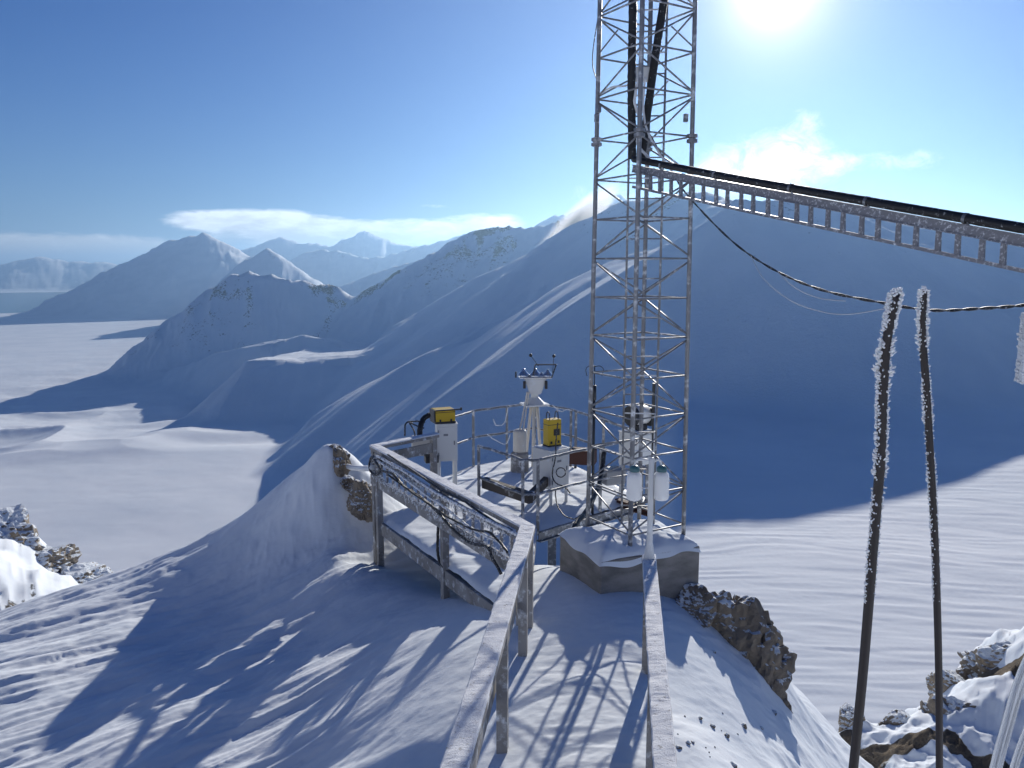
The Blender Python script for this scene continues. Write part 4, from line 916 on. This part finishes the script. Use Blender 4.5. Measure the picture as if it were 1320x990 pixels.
bm = B(); zz_ = P(764, 471, 11.9).z; tube(bm, [(pp.x, pp.y, zt_), (pp.x, pp.y, zz_)], .008, 6)
for q in (-1, 1): tube(bm, catmull([(pp.x, pp.y, zz_ - .02), (pp.x + q * .08, pp.y, zz_ - .01), (pp.x + q * .13, pp.y, zz_ - .06), (pp.x + q * .11, pp.y, zz_ - .16)], 4), .006, 5)
link('whip', bm, M['dark'], pt, True)

# ------------------------------------------------------------------ frosted poles close by
def rime_on(pts, r, count, seed, side_bias, top_clump):
    rg = random.Random(seed); bm = B()
    seg = [(Vector(a), Vector(b)) for a, b in zip(pts, pts[1:])]
    lens = [(b - a).length for a, b in seg]; tot = sum(lens)
    def at_(s):
        for (a, b), l in zip(seg, lens):
            if s <= l: return a.lerp(b, s / l)
            s -= l
        return seg[-1][1]
    for k in range(count):
        f = rg.random() ** 1.6; s = tot * (1 - f * .62); p = at_(s)
        if mnoise.noise(Vector((s * 9, seed, 0))) < -.18 and rg.random() < .8: continue
        ang = (math.pi if rg.random() < side_bias else 0) + rg.gauss(0, .5)
        dirv = Vector((math.cos(ang), math.sin(ang) * .8, 0)); grow = (1 - f * .75) * (.6 + .8 * abs(mnoise.noise(Vector((s * 22, seed + 5, 0)))) * 2)
        L_ = r * rg.uniform(.2, 1.25) * grow; q = p + dirv * (r * .9 + L_ * .5); sz = r * rg.uniform(.09, .24)
        bmesh.ops.create_icosphere(bm, subdivisions=1, radius=1, matrix=Matrix.Translation(q) @ Matrix.Rotation(math.atan2(dirv.y, dirv.x), 4, 'Z') @ Matrix.Rotation(rg.gauss(-.3, .4), 4, 'Y') @ Matrix.Diagonal((sz + L_ * .5, sz, sz * rg.uniform(.7, 1.6), 1)))
    top = seg[-1][1]
    for k in range(top_clump):
        v = Vector((rg.gauss(0, 1), rg.gauss(0, .8), rg.gauss(.3, 1.0))).normalized() * r * rg.uniform(.7, 1.5)
        bmesh.ops.create_icosphere(bm, subdivisions=1, radius=r * rg.uniform(.2, .42), matrix=Matrix.Translation(top + v + dz * -.004))
    return bm
def stick(px, d, r, label, seed, bias):
    pts = [P(x, y, d) for x, y in px]; dn_ = (pts[0] - pts[1]).normalized(); foot = pts[0] + dn_ * ((pts[0].z + .35) / -dn_.z)
    t = thing('frosted_pole', label, 'pole', Vector((foot.x, foot.y, -.3)), 'frost crusted poles')
    body = [foot] + catmull(pts, 6)
    bm = B(); tube(bm, body, [r] * (len(body) - 8) + [r * .92] * 7 + [r * .8], 12); link('shaft', bm, M['black_pole'], t, True)
    link('rime', rime_on(body[1:], r, 1700, seed, bias, 60), M['hoar'], t)
M['black_pole'] = mat('dark brown pole', (.018, .012, .013), .45)
M['hoar'] = mat('hoar frost crystals', (.86, .88, .90), .5); bs(M['hoar']).inputs['Subsurface Weight'].default_value = .3; bs(M['hoar']).inputs['Subsurface Radius'].default_value = (.004, .005, .006)
stick([(1099,1000),(1113,860),(1126,700),(1135,590),(1138,500),(1143,440),(1155,378)], 2.1, .0128, 'thicker dark pole crusted with hoar frost, leaning right, left one of the pair', 5, .55)
stick([(1211,1000),(1210,860),(1206,720),(1201,620),(1194,500),(1189,430),(1191,374)], 2.25, .0102, 'slender dark pole crusted with hoar frost, bowed, right one of the pair', 9, .45)
bm = B(); q = [P(1317, 492, 2.2), P(1325, 404, 2.2), P(1352, 400, 2.2), P(1345, 497, 2.2)]
f_ = [bm.verts.new(p) for p in q]; k_ = [bm.verts.new(p + Vector((0, .03, 0))) for p in q]
bm.faces.new(f_); bm.faces.new(k_[::-1])
for i in range(4): bm.faces.new((f_[i], k_[i], k_[(i + 1) % 4], f_[(i + 1) % 4]))
bmesh.ops.subdivide_edges(bm, edges=bm.edges[:], cuts=2)
for i in range(160):
    a, b = random.choice(((0, 1), (0, 3))); p = q[a].lerp(q[b], random.random()) + Vector((random.gauss(0, .002), random.uniform(-.004, .03), random.gauss(0, .002)))
    bmesh.ops.create_icosphere(bm, subdivisions=1, radius=random.uniform(.002, .005), matrix=Matrix.Translation(p))
tag(link('frosted_board', bm, M['rime']), 'rime covered board hanging at the right edge of the photo', 'board')
gd = thing('glass_dome_rim', 'clear curved plastic rim in the lower right corner close by', 'dome', P(1330, 990, 1.5))
for i, (px, r) in enumerate((([(1268,1060),(1285,985),(1300,930),(1314,882),(1330,845),(1350,815)], .011), ([(1290,1060),(1306,995),(1318,958),(1335,920),(1360,880)], .008))):
    bm = B(); tube(bm, catmull([P(x, y, 1.5 + .05 * i) for x, y in px], 8), r, 12); link('rim', bm, M['clear'], gd, True)


# ------------------------------------------------------------------ snow blowing off the ridge
pm = bpy.data.materials.new('blowing snow'); pm.use_nodes = True; nt = pm.node_tree; nt.nodes.clear()
pvv = nt.nodes.new('ShaderNodeVolumePrincipled'); out = nt.nodes.new('ShaderNodeOutputMaterial'); nt.links.new(pvv.outputs[0], out.inputs['Volume'])
pvv.inputs['Color'].default_value = (.96, .97, 1, 1); pvv.inputs['Anisotropy'].default_value = .5
tcx = nt.nodes.new('ShaderNodeTexCoord'); ln = nt.nodes.new('ShaderNodeVectorMath'); ln.operation = 'LENGTH'; nt.links.new(tcx.outputs['Object'], ln.inputs[0])
nz = nt.nodes.new('ShaderNodeTexNoise'); nz.inputs['Scale'].default_value = 1.6; nz.inputs['Detail'].default_value = 4; nt.links.new(tcx.outputs['Object'], nz.inputs['Vector'])
mr = nt.nodes.new('ShaderNodeMapRange'); mr.inputs[1].default_value = 1.0; mr.inputs[2].default_value = 0.0; nt.links.new(ln.outputs['Value'], mr.inputs[0])
mp2 = nt.nodes.new('ShaderNodeMath'); mp2.operation = 'POWER'; mp2.inputs[1].default_value = 1.5; nt.links.new(mr.outputs[0], mp2.inputs[0])
mz = nt.nodes.new('ShaderNodeMapRange'); mz.inputs[1].default_value = .3; mz.inputs[2].default_value = .7; nt.links.new(nz.outputs[0], mz.inputs[0])
mm = nt.nodes.new('ShaderNodeMath'); mm.operation = 'MULTIPLY'; nt.links.new(mp2.outputs[0], mm.inputs[0]); nt.links.new(mz.outputs[0], mm.inputs[1])
m3 = nt.nodes.new('ShaderNodeMath'); m3.operation = 'MULTIPLY'; m3.inputs[1].default_value = .16; nt.links.new(mm.outputs[0], m3.inputs[0]); nt.links.new(m3.outputs[0], pvv.inputs['Density'])
pa, pbb = P(678, 362, 2430), P(800, 232, 2180)
bm = B(); bmesh.ops.create_icosphere(bm, subdivisions=3, radius=1.0)
po = link('blowing_snow', bm, pm); po['kind'] = 'stuff'
dv_ = (pbb - pa); q_ = dv_.to_track_quat('X', 'Z'); po.location = (pa + pbb) / 2; po.rotation_mode = 'QUATERNION'; po.rotation_quaternion = q_
po.scale = (dv_.length / 2, 70, 48)
scene.cycles.volume_step_rate = 1.0
